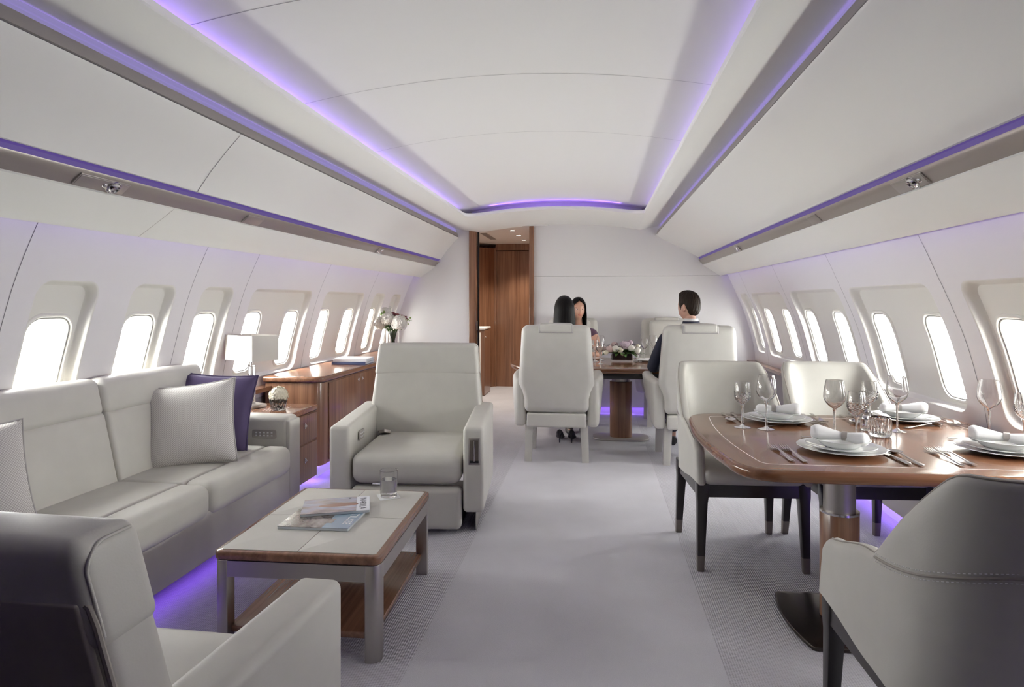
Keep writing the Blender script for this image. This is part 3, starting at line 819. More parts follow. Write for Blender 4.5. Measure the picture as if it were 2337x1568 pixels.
# vases with bouquets
def vase(label, loc, r, h):
    t = thing('glass_vase', label, 'vase', loc)
    g = G(); g.lathe([(.001, 0), (r, 0), (r, h), (r - .004, h), (r - .004, .012), (.001, .012)], 40); g.make('vase_body', M['glass'], t)
    return t
vase('tall clear cylinder vase holding the white bouquet on the sideboard', (-2.12, 6.50, .757), .072, .24)
t = thing('flower_bouquet', 'bouquet of white hydrangeas with dusky red blooms in the cylinder vase', 'flowers', (-2.12, 6.50, .757))
for i in range(14):
    a = i * 2.4; g = G(); q = .05 * math.sqrt((i + .5) / 14)
    g.tube([(q * cos(a + 2.4), q * sin(a + 2.4), .02), (q * cos(a) * .9, q * sin(a) * .9, .24), (q * cos(a) * 2.1, q * sin(a) * 2.1, .32)], .0055, 7)
    g.make('stem', M['stem'], t)
for (x, y, z, r, m) in ((.085, -.05, .325, .082, 'white_fl'), (-.035, -.065, .365, .068, 'white_fl'), (-.12, -.02, .315, .07, 'white_fl'), (-.085, .01, .43, .055, 'white_fl'), (.03, .08, .34, .08, 'white_fl')):
    hydrangea((x, y, z), r, 150, .019).make('bloom', M[m], t, normals=False, angle=60)
g = G()
for i in range(26):
    k = i / 25; g.ball((-.01 + .16 * k, .0 - .03 * sin(3 * k), .425 - .045 * k + .012 * sin(9 * i)), (.014, .014, .011), 8)
g.make('bloom', M['wine_fl'], t)
g = G()
for i in range(20):
    a = i * 2.4; b_ = .25 + .03 * (i % 3)
    leafs(g, (.03 * cos(a), .03 * sin(a), b_), (.115 * cos(a), .115 * sin(a), b_ + .05 - .02 * (i % 4)), .02)
g.make('foliage', M['leaf'], t, normals=False)
g = G()
for i in range(16):
    a = rnd.uniform(0, 6.28); q = rnd.uniform(.0, .05)
    g.ball((-.07 + q * cos(a), -.05 + q * sin(a), .40 + rnd.uniform(-.04, .05)), .011, 7)
for i in range(18):
    g.ball((.17 + rnd.uniform(-.03, .05), -.05 + rnd.uniform(-.03, .03), .36 + rnd.uniform(-.05, .03)), .007, 6)
g.make('bud', M['leaf2'], t)

# ------------------------------------------------------------------ coffee table (rotated slightly)
CT = (-1.095, 2.59); cr = R(2.0)
t = thing('coffee_table', 'low coffee table with leather panel top, walnut rim and nickel legs', 'coffee table', (CT[0], CT[1], 0), cr)
hw, hl = .316, .405
g = G(); g.prism(rrect(-hw, -hl, hw, hl, .03, 6), .352, .385, .008); g.make('rim', M['wood_y'], t)
for sx_ in (-1, 1):
    for sy_ in (-1, 1):
        r4 = [.001] * 4; r4[{(1, -1): 0, (1, 1): 1, (-1, 1): 2, (-1, -1): 3}[(sx_, sy_)]] = .014
        xa, xb = sorted((sx_ * .0015, sx_ * (hw - .022))); ya, yb = sorted((sy_ * .0015, sy_ * (hl - .022)))
        g = G(); g.prism(rrect(xa, ya, xb, yb, r4, 4), .380, .3872, .0008); g.make('leather_panel', M['leather_flat'], t)
g = G(); fo = rrect(-hw + .003, -hl + .003, hw - .003, hl - .003, .035, 6); fi = inset(fo, .02)
g.loft([[(x, y, .292) for x, y in fo], [(x, y, .350) for x, y in fo], [(x, y, .350) for x, y in fi], [(x, y, .292) for x, y in fi], [(x, y, .292) for x, y in fo]], cap=False)
g.make('frame', M['nickel'], t)
for sx_ in (-1, 1):
    for sy_ in (-1, 1):
        r4 = [.004] * 4; r4[{(1, -1): 0, (1, 1): 1, (-1, 1): 2, (-1, -1): 3}[(sx_, sy_)]] = .036
        xa, xb = sorted((sx_ * (hw - .002), sx_ * (hw - .057))); ya, yb = sorted((sy_ * (hl - .002), sy_ * (hl - .057)))
        g = G(); g.prism(rrect(xa, ya, xb, yb, r4, 5), 0, .351, .0015); g.make('leg', M['nickel'], t)
g = G(); g.prism(rrect(-hw + .045, -hl + .03, hw - .03, hl - .03, .02, 4), .075, .099, .003); g.make('shelf', M['wood_y'], t)
# magazines
def text_mesh(body, size, mat, parent, loc, rot, name, spacing=1.0, sx=1):
    cu = bpy.data.curves.new('txt', 'FONT'); cu.body = body; cu.size = size; cu.align_x = 'CENTER'; cu.align_y = 'CENTER'; cu.extrude = .0003; cu.space_character = spacing
    o = bpy.data.objects.new('txt', cu); C.objects.link(o)
    me = bpy.data.meshes.new_from_object(o.evaluated_get(bpy.context.evaluated_depsgraph_get())); bpy.data.objects.remove(o)
    me.materials.clear(); me.materials.append(mat); me.name = name
    for v in me.vertices: v.co.x *= sx
    q = bpy.data.objects.new(name, me); C.objects.link(q); q.location = loc; q.rotation_euler = rot; q.parent = parent; return q
t = thing('magazine', 'lower magazine with grey and sky blue cover under the tilted one', 'magazine', (-1.125, 2.525, .3872), R(2), 'magazines on the coffee table')
g = G(); g.box((0, 0, .006), (.292, .215, .011), .0015); g.make('page_block', M['pages'], t)
g = G(); g.box((-.055, 0, .0122), (.185, .217, .0012)); g.make('cover', M['mag_b'], t)
g = G(); g.box((.092, 0, .0122), (.110, .217, .0012)); g.make('cover', M['mag_c'], t, label='sky blue cover half')
g = G(); g.box((.045, -.03, .0130), (.03, .05, .0004)); g.make('cover_photo', M['mag_b'], t)
text_mesh('TIUSSE', .046, M['icon'], t, (.118, 0, .0129), (0, 0, R(-90)), 'cover_title', sx=.95)
t = thing('magazine', 'silver blue magazine lying tilted on top of the other magazine', 'magazine', (-1.125, 2.665, .3996), R(20), 'magazines on the coffee table')
g = G(); g.box((0, 0, .0055), (.285, .20, .010), .0015); g.make('page_block', M['pages'], t)
g = G(); g.box((-.028, 0, .0112), (.228, .202, .0012)); g.make('cover', M['mag_a'], t)
g = G(); g.box((.113, 0, .0112), (.056, .202, .0012)); g.make('cover_band', M['bookwhite'], t)
g = G(); g.ball((.01, -.005, .0119), (.085, .022, .0004), 20); g.make('cover_print', M['copper'], t)
text_mesh('WARILLA', .042, M['ink'], t, (.112, 0, .0119), (0, 0, R(-90)), 'cover_title', sx=.92)
text_mesh('H', .016, M['ink'], t, (.055, .08, .0119), (0, 0, R(-90)), 'cover_symbol')
t = thing('paper_coaster', 'square white paper coaster under the water glass', 'coaster', (-.962, 2.885, .3872), R(30))
g = G(); g.prism(rrect(-.048, -.048, .048, .048, .003), 0, .0022, .0006); g.make('sheet', M['paper'], t)
g = G(); g.prism(rrect(-.043, -.043, .043, .043, .003), .002, .0026, .0003); g.make('embossed_centre', M['paper'], t)
t = thing('water_glass', 'straight clear tumbler half full of water on the coffee table', 'glass', (-.962, 2.887, .3901))
rr, hh = .041, .122
g = G(); g.lathe([(.001, 0), (rr * .92, 0), (rr * .96, .003), (rr, hh - .001), (rr - .001, hh), (rr - .002, hh - .001), (rr * .96 - .002, .014), (.001, .012)], 40); g.make('tumbler', M['glass'], t)
g = G(); g.lathe([(.001, .0123), (rr * .96 - .0022, .0145), (rr * .985 - .0022, .080), (.001, .080)], 40); g.make('water', M['water'], t)
# ------------------------------------------------------------------ dining chairs (local: faces +y)
def dining_chair(label, loc, rz):
    t = thing('dining_chair', label, 'chair', loc, rz, 'dining chairs at the near table')
    # seat frame and legs
    fo = rrect(-.262, -.285, .262, .275, (.03, .03, .12, .12), 7); fo = rrect(-.262, -.285, .262, .275, (.13, .03, .03, .13), 7)
    fi = inset(fo, .03)
    g = G(); g.loft([[(x, y, .360) for x, y in fo], [(x, y, .425) for x, y in fo], [(x, y, .425) for x, y in fi], [(x, y, .360) for x, y in fi], [(x, y, .360) for x, y in fo]], cap=False)
    g.make('seat_frame', M['blackwood'], t)
    for sx in (-1, 1):
        for (yt, yb, f) in ((.250, .262, 1), (-.225, -.262, 0)):
            xt, xb = sx * .238, sx * .25
            def ring(z, w, d=None):
                k = 1 - z / .425; x, y = xt + (xb - xt) * k, yt + (yb - yt) * k
                return [(x + a * w, y + b * w, z) for a, b in rrect(-1, -1, 1, 1, .25, 2)]
            g = G(); g.loft([ring(.075, .0175), ring(.20, .021), ring(.33, .0245), ring(.365, .028), ring(.424, .030)]); lg = g.make('leg', M['blackwood'], t)
            g = G(); g.loft([ring(.0, .0155), ring(.0755, .0182)]); g.make('ferrule', M['ferrule'], lg)
    g = G(); g.cushion((0, .02, .458), (.240, .275, .040), .034, (0, .012, .012), 8, f=lambda p: [p[0] * (1 - .10 * max(0, -p[1] / .275)), p[1], p[2]]); g.make('seat', M['leather'], t)
    # wrap-around shell: plan path from arm front, round the back, to the other arm front
    path = []
    for i in range(9): path.append((-.275, .235 - .30 * i / 8))
    rx, ry = .275, .235
    for i in range(1, 24):
        a = pi + pi * i / 24; ca, sa = cos(a), sin(a)
        e = .62
        path.append((rx * math.copysign(abs(ca) ** e, ca), -.065 + ry * math.copysign(abs(sa) ** e, sa)))
    for i in range(9): path.append((.275, -.065 + .30 * i / 8))
    # resample evenly
    L = [0]
    for a, b in zip(path, path[1:]): L.append(L[-1] + math.dist(a, b))
    NP = 84; pts = []
    for k in range(NP + 1):
        s = L[-1] * k / NP; i = max(j for j in range(len(L)) if L[j] <= s + 1e-9); i = min(i, len(path) - 2)
        f = (s - L[i]) / (L[i + 1] - L[i]); pts.append((path[i][0] + (path[i + 1][0] - path[i][0]) * f, path[i][1] + (path[i + 1][1] - path[i][1]) * f))
    def sm(a, b, x):
        x = max(0, min(1, (x - a) / (b - a))); return x * x * (3 - 2 * x)
    def ztop(s):   # s = 0 at arm front .. 1 at centre of back
        arm = .622 + .065 * sm(.0, .40, s)
        arm -= .035 * (1 - sm(-.02, .04, s))
        return arm + (.957 - arm) * sm(.40, .665, s) ** .72
    def zbot(s): return .435 - .03 * sm(.0, .4, s) - .035 * sm(.4, .8, s)
    th = .050
    rows = []
    for k, (x, y) in enumerate(pts):
        a, b = pts[max(k - 1, 0)], pts[min(k + 1, NP)]; d = Vector((b[0] - a[0], b[1] - a[1])).normalized(); nrm = Vector((d.y, -d.x))
        if nrm.dot(Vector((x, y + .0))) < 0 and False: nrm = -nrm
        s = 1 - abs(2 * k / NP - 1); zt, zb = ztop(s), zbot(s)
        w = sm(.34, .60, s)
        endk = max(0, 1 - min(k, NP - k) / 2.0)
        t2 = th * (1 - .0 * endk)
        def P(o, z):
            q = max(0, z - .46)
            X = x - nrm.x * o; Y = y - nrm.y * o
            X *= 1 - (.03 * w) * q / .5 + .03 * (1 - w) * (z - .4)
            Y -= w * (.20 * q + .10 * q * q); return (X, Y + .22 * max(0, .62 - z) * (1 - sm(.0, .16, s)), z)
        r = .022; hgt = zt - zb
        ring = []
        zs = [0, .15, .3, .45, .6, .75, .88, 1]
        for f in zs: ring.append(P(0, zb + (hgt - r) * f))            # outside going up
        for i in range(1, 6):
            an = pi * i / 6; ring.append(P(t2 / 2 - t2 / 2 * cos(an), zt - r + r * sin(an)))
        for f in reversed(zs): ring.append(P(t2, zb + (hgt - r) * f))
        rows.append(ring)
    # rounded arm fronts
    def shrink(row, dy, f):
        cx = sum(p[0] for p in row) / len(row); return [(cx + (p[0] - cx) * f, p[1] + dy, p[2] - (1 - f) * .02) for p in row]
    rows = [shrink(rows[0], .020, .35), shrink(rows[0], .014, .75)] + rows + [shrink(rows[-1], .014, .75), shrink(rows[-1], .020, .35)]
    g = G(); g.loft(rows); g.make('wrap_back', M['leather'], t, angle=60)
    # horizontal stitched seam round the outside, and piping along the arm and back edge
    seam = []
    for k in range(int(NP * .215), int(NP * .785) + 1):
        r_ = rows[k + 2]; s = 1 - abs(2 * k / NP - 1); zs_ = .684 + .07 * sm(.40, .85, s)
        for a, b in zip(r_[:8], r_[1:8]):
            if a[2] <= zs_ <= b[2]:
                f = (zs_ - a[2]) / (b[2] - a[2]); p = [a[i] + (b[i] - a[i]) * f for i in range(3)]
                n_ = Vector((p[0], p[1] + .1, 0)).normalized() * .0008; seam.append((p[0] + n_.x, p[1] + n_.y, p[2])); break
    g = G(); g.tube(seam, .0034, 6); g.make('seam', M['leather_dark'], t)
    g = G(); g.tube([rows[k + 2][9] for k in range(2, NP - 1)], .0026, 6); g.make('piping', M['leather_dark'], t)
    g = G()
    L_ = seam
    for i in range(0, len(L_) - 1):
        a, b = Vector(L_[i]), Vector(L_[i + 1])
        n = max(1, int((b - a).length / .007))
        for q in range(n):
            for dz in (-.010, .010):
                p = a + (b - a) * (q + .2) / n; e = a + (b - a) * (q + .7) / n
                o_ = Vector((p.x, p.y + .1, 0)).normalized() * .0003 ; ly = -.20 * dz * .9
                g.tube([p + o_ + Vector((0, ly, dz)), e + o_ + Vector((0, ly, dz))], .0009, 4)
    g.make('stitching', M['linen'], t)
    return t
dining_chair('cream dining chair facing the camera at the aisle side of the near table', (.737, 3.45, 0), pi + R(4))
dining_chair('cream dining chair facing the camera by the window side of the near table', (1.325, 3.50, 0), pi + R(4))
dining_chair('cream dining chair seen from behind at the near table, cut by the frame', (.945, 1.735, 0), R(1))

# ------------------------------------------------------------------ dining tables
def bow(hx, hy, b, rc=.1, right=None, n=20):
    out = []
    def side(sg, bb, hx):
        pts = []
        for i in range(n + 1):
            v = -1 + 2 * i / n; pts.append((sg * (hx - bb * v * v), v * hy))
        return pts
    rgt = side(1, b if right is None else right, hx); lft = side(-1, b, hx)[::-1]
    poly = rgt + lft
    # round the corners
    res = []
    N = len(poly)
    corner = {0, n, n + 1, 2 * n + 1}
    for i, p in enumerate(poly):
        if i in corner:
            a, c = Vector(poly[i - 1]), Vector(poly[(i + 1) % N]); p = Vector(p)
            da = (a - p).normalized(); dc = (c - p).normalized(); r1 = rc
            A, Cc = p + da * r1, p + dc * r1
            for k in range(8):
                f = k / 7; q = A * (1 - f) ** 2 + p * 2 * f * (1 - f) + Cc * f * f; res.append(tuple(q))
        else:
            if min(math.dist(p, poly[j]) for j in corner) > rc * 1.02: res.append(p)
    return res
def inlay_ring(out, z, d, w, h=.0004):
    a, b = inset(out, d), inset(out, d + w); g = G()
    g.loft([[(x, y, z) for x, y in a], [(x, y, z + h) for x, y in a], [(x, y, z + h) for x, y in b], [(x, y, z) for x, y in b]], cap=False); return g
DT = Vector((1.115, 2.85, 0)); dr = R(1.5)
t = thing('dining_table', 'walnut dining table laid for four, fixed to the window wall', 'table', DT, dr)
out = bow(.668, .575, .055, .13, right=.0)
g = G(); g.prism(out, .682, .725, .017, seg=5); g.make('table_top', M['wood_x'], t)
inlay_ring(out, .725, .095, .0035).make('inlay', M['linen'], t)
px_, py_ = -.128, -.10
g = G(); g.lathe([(.0605, .44), (.0605, .684)], 40, (px_, py_, 0)); g.make('steel_column', M['nickel'], t)
g = G(); g.lathe([(.0735, .02), (.0735, .448), (.071, .452), (.0605, .450)], 40, (px_, py_, 0)); g.make('wood_sleeve', M['wood_v'], t)
g = G(); g.lathe([(.0742, .444), (.0742, .4525), (.0615, .453)], 40, (px_, py_, 0)); g.make('collar', M['chrome'], t)
g = G(); bo = [(x + px_ + .02, y + py_ - .02) for x, y in bow(.245, .235, .035, .02)]; g.prism(bo, 0, .018, .006); g.make('base_plate', M['bronze'], t)
FT = Vector((.245, 6.17, 0))
t = thing('dining_table', 'larger walnut dining table by the partition where three people sit', 'table', FT, 0)
out = bow(1.06, .56, .22, .10)
g = G(); g.prism(out, .676, .72, .017, seg=5); g.make('table_top', M['wood_x'], t)
g = G(); g.prism(inset(out, .12), .615, .678, .004); g.make('apron', M['blackwood'], t)
g = G(); g.prism(rrect(-.085, -.06, .085, .06, .055, 7), .50, .62, 0); g.make('steel_column', M['nickel'], t)
g = G(); g.prism(rrect(-.105, -.075, .105, .075, .07, 8), .016, .545, .003); g.make('wood_sleeve', M['wood_v'], t)
g = G(); g.prism(rrect(-.265, -.15, .265, .15, .10, 8), 0, .018, .006); g.make('base_plate', M['nickel2'], t)

# ------------------------------------------------------------------ high-backed seats at the far table (local: faces +y)
def smz(a, b, x):
    x = max(0, min(1, (x - a) / (b - a))); return x * x * (3 - 2 * x)
def high_seat(label, loc, rz):
    t = thing('high_back_seat', label, 'seat', loc, rz, 'high backed seats at the far table')
    def lean(p):
        z = p[2] + .765; k = (z - .42) / .70
        w = (1.075 - .11 * max(0, (z - .66) / .46)) * (.855 + .145 * smz(.545, .645, z))
        return [p[0] * w, p[1] - .07 * k, p[2]]
    g = G(); g.cushion((0, -.315, .765), (.282, .072, .352), .05, (0, .012, .006), 10, f=lean); g.make('backrest', M['leather_flat'], t)
    g = G(); g.cushion((0, -.378, 1.095), (.132, .088, .036), .02, (0, 0, .006), 5); g.make('headrest', M['leather_flat'], t)
    g = G(); g.box((0, -.3815, 1.089), (.275, .162, .064), .008); g.make('headrest_gap', M['dado'], t)
    g = G(); g.cushion((0, -.22, .90), (.20, .05, .20), .045, (0, .01, 0), 6, f=lambda p: [p[0], p[1] - .05 * (p[2] + .9 - .42) / .7, p[2]]); g.make('back_pad', M['leather_flat'], t)
    g = G(); g.cushion((0, -.318, .352), (.238, .062, .058), .018, (0, 0, 0), 4); g.make('rear_panel', M['leather_flat'], t)
    g = G(); g.cushion((0, .0, .415), (.245, .29, .075), .05, (0, .008, .015), 7); g.make('seat_cushion', M['leather_flat'], t)
    for s in (-1, 1):
        def fa(p, s=s):
            k = (p[1] + .29) / .58; z = p[2]
            h = max(0, min(1, (z + .19) / .38)); k = max(0, k)
            inx = .10 * (1 - h) ** 1.5 * k
            return [p[0] + s * (.030 * math.sin(pi * min(1, k)) + .035 * k - inx), p[1] - (.20 * (1 - h) ** 1.3 * k), z + (.035 * k if z > 0 else .03 * k)]
        g = G(); g.cushion((s * .292, -.055, .485), (.045, .29, .19), .030, (.004, 0, .004), 8, f=fa); g.make('armrest', M['leather_flat'], t)
        for (y, yb) in ((-.285, -.275), (.175, .185)):
            def ring(z, w):
                k = 1 - z / .31; x = s * (.222 + .012 * k); yy = y + (yb - y) * k
                return [(x + a * w, yy + b * w, z) for a, b in rrect(-1, -1, 1, 1, .15, 2)]
            g = G(); g.loft([ring(0, .028), ring(.16, .030), ring(.34, .033)]); g.make('leg', M['leather_flat'], t)
    return t
high_seat('high backed cream seat with its back to the camera, beside the aisle', (-.315, 5.47, 0), R(1))
high_seat('high backed cream seat with its back to the camera, window side', (.79, 5.49, 0), R(2))
high_seat('high backed cream seat facing the camera behind the woman in plum', (-.25, 6.96, 0), pi)
high_seat('empty high backed cream seat facing the camera against the partition', (.80, 6.96, 0), pi)

# ------------------------------------------------------------------ tableware
def wine(label, loc, kind):
    if kind == 'big': H_, bw, rim, bz, st = .245, .044, .034, .125, .0042
    else: H_, bw, rim, bz, st = .208, .037, .031, .105, .0045
    t = thing('wine_glass', label, 'wine glass', loc, rnd.uniform(0, 1), 'wine glasses')
    bh = H_ - bz
    o = [(.001, 0), (.037, 0), (.038, .0012), (.030, .004), (.012, .0075), (st, .014), (st * .9, bz * .6), (st * 1.2, bz - .012), (st * 2.2, bz - .003)]
    g = G(); g.lathe(o, 32); g.make('stem_and_foot', M['glass'], t)
    def R_(k): return (bw * (sin(min(1, k / .42) * pi / 2) ** .75) if k < .42 else bw + (rim - bw) * ((k - .42) / .58) ** 1.6)
    ks = [0, .02, .06, .12, .2, .3, .42, .55, .7, .85, 1]
    oo = [(max(.002, R_(k)), bz - .003 + (bh + .003) * k) for k in ks]
    ii = [(max(.001, R_(k) - .0013), bz + .0015 + (bh - .0015) * k) for k in reversed(ks)]
    if kind == 'big':
        g = G(); g.lathe(oo + [(rim - .0006, H_ + .0004)] + ii, 40); g.make('bowl', M['glass'], t)
    else:
        # diamond-cut lower bowl
        n = 48; vs = []; g = G()
        ks2 = [i / 22 for i in range(23)]
        rings = []
        for q, k in enumerate(ks2):
            r0 = max(.002, R_(k)); z = bz - .003 + (bh + .003) * k
            cut = .0022 if .04 < k < .52 else 0
            rings.append([((r0 - cut * (.5 + .5 * cos(24 * pi * 2 * i / n / 2 + pi * q))) * cos(2 * pi * i / n), (r0 - cut * (.5 + .5 * cos(24 * pi * 2 * i / n / 2 + pi * q))) * sin(2 * pi * i / n), z) for i in range(n)])
        for (r0, z) in [(rim - .0006, H_ + .0004)] + [(max(.001, r - (.0016 if z > bz + .55 * bh else .0042)), z + .002) for r, z in ii]:
            rings.append([(max(.0008, r0) * cos(2 * pi * i / n), max(.0008, r0) * sin(2 * pi * i / n), z if z < H_ + .0004 else H_ + .0003) for i in range(n)])
        g.loft(rings, cap=False); g.make('bowl', M['glass'], t, angle=12)
    return t
TZ = .7252
wine('large wine glass behind the plate nearest the aisle chair seen from behind', (1.006, 2.845, TZ), 'big')
wine('cut crystal goblet just in front of the fluted votive on the near table', (1.066, 2.775, TZ), 'cut')
wine('cut crystal goblet nearest the aisle end of the near table', (.672, 3.035, TZ), 'cut')
wine('large wine glass beside the goblet nearest the aisle end of the table', (.770, 3.005, TZ), 'big')
wine('cut crystal goblet between the fluted votive and the window side far plate', (1.262, 3.135, TZ), 'cut')
wine('large wine glass in front of the far plate by the windows', (1.335, 3.03, TZ), 'big')
wine('large wine glass behind the window side near plate', (1.655, 2.93, TZ), 'big')
wine('cut crystal goblet at the window end of the near table, cut by the frame', (1.712, 2.80, TZ), 'cut')
def far_glass(label, loc, kind='cut'): return wine(label, loc, kind)
def plate_mesh(r, h):
    g = G(); g.lathe([(.001, .0), (r * .56, .0), (r * .60, .002), (r * .66, .004), (r * .97, h - .0015), (r, h), (r * .985, h + .0012), (r * .64, .0072), (r * .58, .0052), (.001, .0048)], 56); return g
def bowl_mesh(r, h):
    g = G(); g.lathe([(.001, 0), (r * .5, 0), (r * .56, .002), (r * .72, h * .45), (r * .80, h * .86), (r * .985, h - .001), (r, h + .0006), (r * .98, h + .0014), (r * .79, h * .90), (r * .68, h * .5), (r * .5, .006), (.001, .0045)], 56); return g
def setting(cx, cy, rz, who, napkin_rot=R(-28)):
    for nm, r, h, z, mk, grp in (('dinner_plate', .158, .019, 0, plate_mesh, 'white plates'), ('side_plate', .126, .017, .0085, plate_mesh, 'white plates'), ('soup_bowl', .105, .032, .016, bowl_mesh, 'white bowls')):
        lab = {'dinner_plate': 'widest white plate at the bottom of the stack, %s', 'side_plate': 'middle white plate of the stack, %s', 'soup_bowl': 'white wide rimmed bowl on top of the plates, %s'}[nm] % who
        o = mk(r, h).make(nm, M['porcelain'], None, (cx, cy, TZ + z)); tag(o, lab, 'plate' if 'plate' in nm else 'bowl', grp)
    t = thing('napkin', 'white rolled napkin in a metal ring on the bowl, %s' % who, 'napkin', (cx, cy, TZ + .060), rz + napkin_rot, 'rolled napkins')
    g = G(); rings = []
    for i in range(25):
        k = i / 24; x = -.105 + .20 * k
        w = .018 + .052 * abs(.56 - k) ** 1.0 * (1.5 if k < .56 else 1.3); w *= min(1, (k + .02) / .14) ** .6; w *= min(1, (1.02 - k) / .10) ** .5
        hgt = .013 + .022 * abs(.56 - k) * 1.6; hgt *= min(1, (k + .05) / .12) ** .5 * min(1, (1.02 - k) / .1) ** .5
        rings.append([(x, w * cos(2 * pi * j / 20) + .002 * sin(7 * k + j), hgt * sin(2 * pi * j / 20) * (1 + .12 * sin(3 * 2 * pi * j / 20)) + .010 * (k - .5) * -1.2) for j in range(20)])
    g.loft(rings); g.make('folded_cloth', M['linen'], t, angle=70)
    g = G(); rr = []
    for x, s in ((-.008, 1.06), (-.008, 1.16), (.012, 1.16), (.012, 1.06), (-.008, 1.06)):
        rr.append([(x + .012, .0195 * s * cos(2 * pi * j / 24), .0150 * s * sin(2 * pi * j / 24)) for j in range(24)])
    g.loft(rr, cap=False); g.make('napkin_ring', M['nickel2'], t)
setting(.942, 2.60, 0, 'near setting on the aisle side')
setting(1.548, 2.66, 0, 'near setting on the window side', R(-30))
setting(.872, 3.215, pi, 'far setting on the aisle side', R(-15))
setting(1.49, 3.33, pi, 'far setting on the window side', R(-15))
def strip(g, prof, n=9):
    """flat tapered bar: rows of (y, half width, z, half thickness)"""
    rings = []
    for (y, w, z, h) in prof:
        rings.append([(w * cos(2 * pi * j / n) * 1.0, y, z + h * sin(2 * pi * j / n)) for j in range(n)])
    g.loft(rings)
def fork(label, loc, rz):
    g = G()
    strip(g, [(0, .006, .004, .0012), (.006, .0085, .004, .002), (.03, .0075, .004, .002), (.08, .0042, .007, .0018), (.125, .0035, .010, .0016), (.140, .006, .009, .0014), (.150, .0105, .0065, .0012), (.160, .0122, .0045, .0011), (.166, .0122, .004, .001)], 10)
    for i in range(4):
        x = -.0105 + .007 * i
        g.loft([[(x + a * w, y, z + b * .0009) for a, b in ((-1, -1), (1, -1), (1, 1), (-1, 1))] for y, z, w in ((.164, .004, .0021), (.185, .0045, .0018), (.205, .0075, .0013), (.212, .009, .0008))])
    o = g.make('fork', M['steel'], None, loc, (0, 0, rz)); o.scale = (1.22,) * 3; return tag(o, label, 'fork', 'forks')
def knife(label, loc, rz):
    g = G()
    strip(g, [(0, .004, .004, .002), (.006, .0085, .0045, .0035), (.05, .0075, .0048, .0038), (.095, .0052, .0045, .003), (.105, .0058, .004, .002)], 10)
    g.loft([[(x, y, z) for x, z in ((-.0008 - w, .002), (w, .002), (w, .0042), (-.0008 - w, .0042))] for y, w in ((.103, .006), (.115, .0085), (.17, .009), (.205, .0065), (.222, .001))])
    o = g.make('knife', M['steel'], None, loc, (0, 0, rz)); o.scale = (1.22,) * 3; return tag(o, label, 'knife', 'knives')
def spoon(label, loc, rz, s=1.0):
    g = G()
    strip(g, [(0, .006, .004, .0012), (.006, .0085, .004, .002), (.03, .0072, .004, .002), (.08, .004, .006, .0018), (.12, .0034, .009, .0018), (.138, .004, .008, .0016)], 10)
    n = 14; rows = []
    for i in range(n + 1):
        k = i / n; y = .134 + .062 * k; w = .0215 * max(.02, sin(pi * min(1, k * .96 + .03))) ** .62; row = []
        for j in range(13):
            u = -1 + j / 6; row.append((w * u, y, .0095 - .0085 * max(0, 1 - u * u) * sin(pi * k) ** .7 - .002 * k))
        rows.append(row)
    g.loft(rows, closed=False)
    g.tf(lambda c: (c.x * s, c.y * s, c.z * s))
    o = g.make('spoon', M['steel'], None, loc, (0, 0, rz), normals=False); o.scale = (1.22,) * 3; return tag(o, label, 'spoon', 'spoons')
fork('outer fork of the near aisle side setting', (.705, 2.395, TZ), R(2))
fork('inner fork of the near aisle side setting, beside the plate', (.748, 2.39, TZ), R(2))
knife('knife on the plate side of the spoon at the near aisle side setting', (1.098, 2.395, TZ), R(3))
spoon('soup spoon between the two near settings', (1.136, 2.39, TZ), R(1))
spoon('dessert spoon showing its handle behind the near aisle side plate', (.868, 2.835, TZ), R(-88))
fork('outer fork of the near window side setting', (1.278, 2.41, TZ), R(-1))
fork('inner fork of the near window side setting, beside the plate', (1.322, 2.42, TZ), R(-1))
knife('knife at the near window side setting, cut by the frame', (1.700, 2.455, TZ), R(-2))
spoon('dessert spoon behind the near window side plate', (1.47, 2.885, TZ), R(-88))
fork('inner fork of the far aisle side setting, beside the plate', (1.050, 3.415, TZ), pi + R(-2))
fork('outer fork of the far aisle side setting', (1.097, 3.425, TZ), pi + R(-4))
knife('knife of the far aisle side setting between spoon and plate', (.700, 3.40, TZ), pi)
spoon('soup spoon nearest the aisle end of the near table', (.652, 3.395, TZ), pi)
spoon('dessert spoon lying in front of the far aisle side plate', (.785, 3.055, TZ), R(-62))
fork('inner fork of the far window side setting, beside the plate', (1.664, 3.44, TZ), pi)
fork('outer fork of the far window side setting', (1.708, 3.44, TZ), pi + R(-3))
knife('knife of the far window side setting, behind the cut goblets', (1.290, 3.445, TZ), pi)
spoon('soup spoon of the far window side setting, near the cut goblets', (1.232, 3.415, TZ), pi)
spoon('dessert spoon lying in front of the far window side plate', (1.40, 3.10, TZ), R(-62))
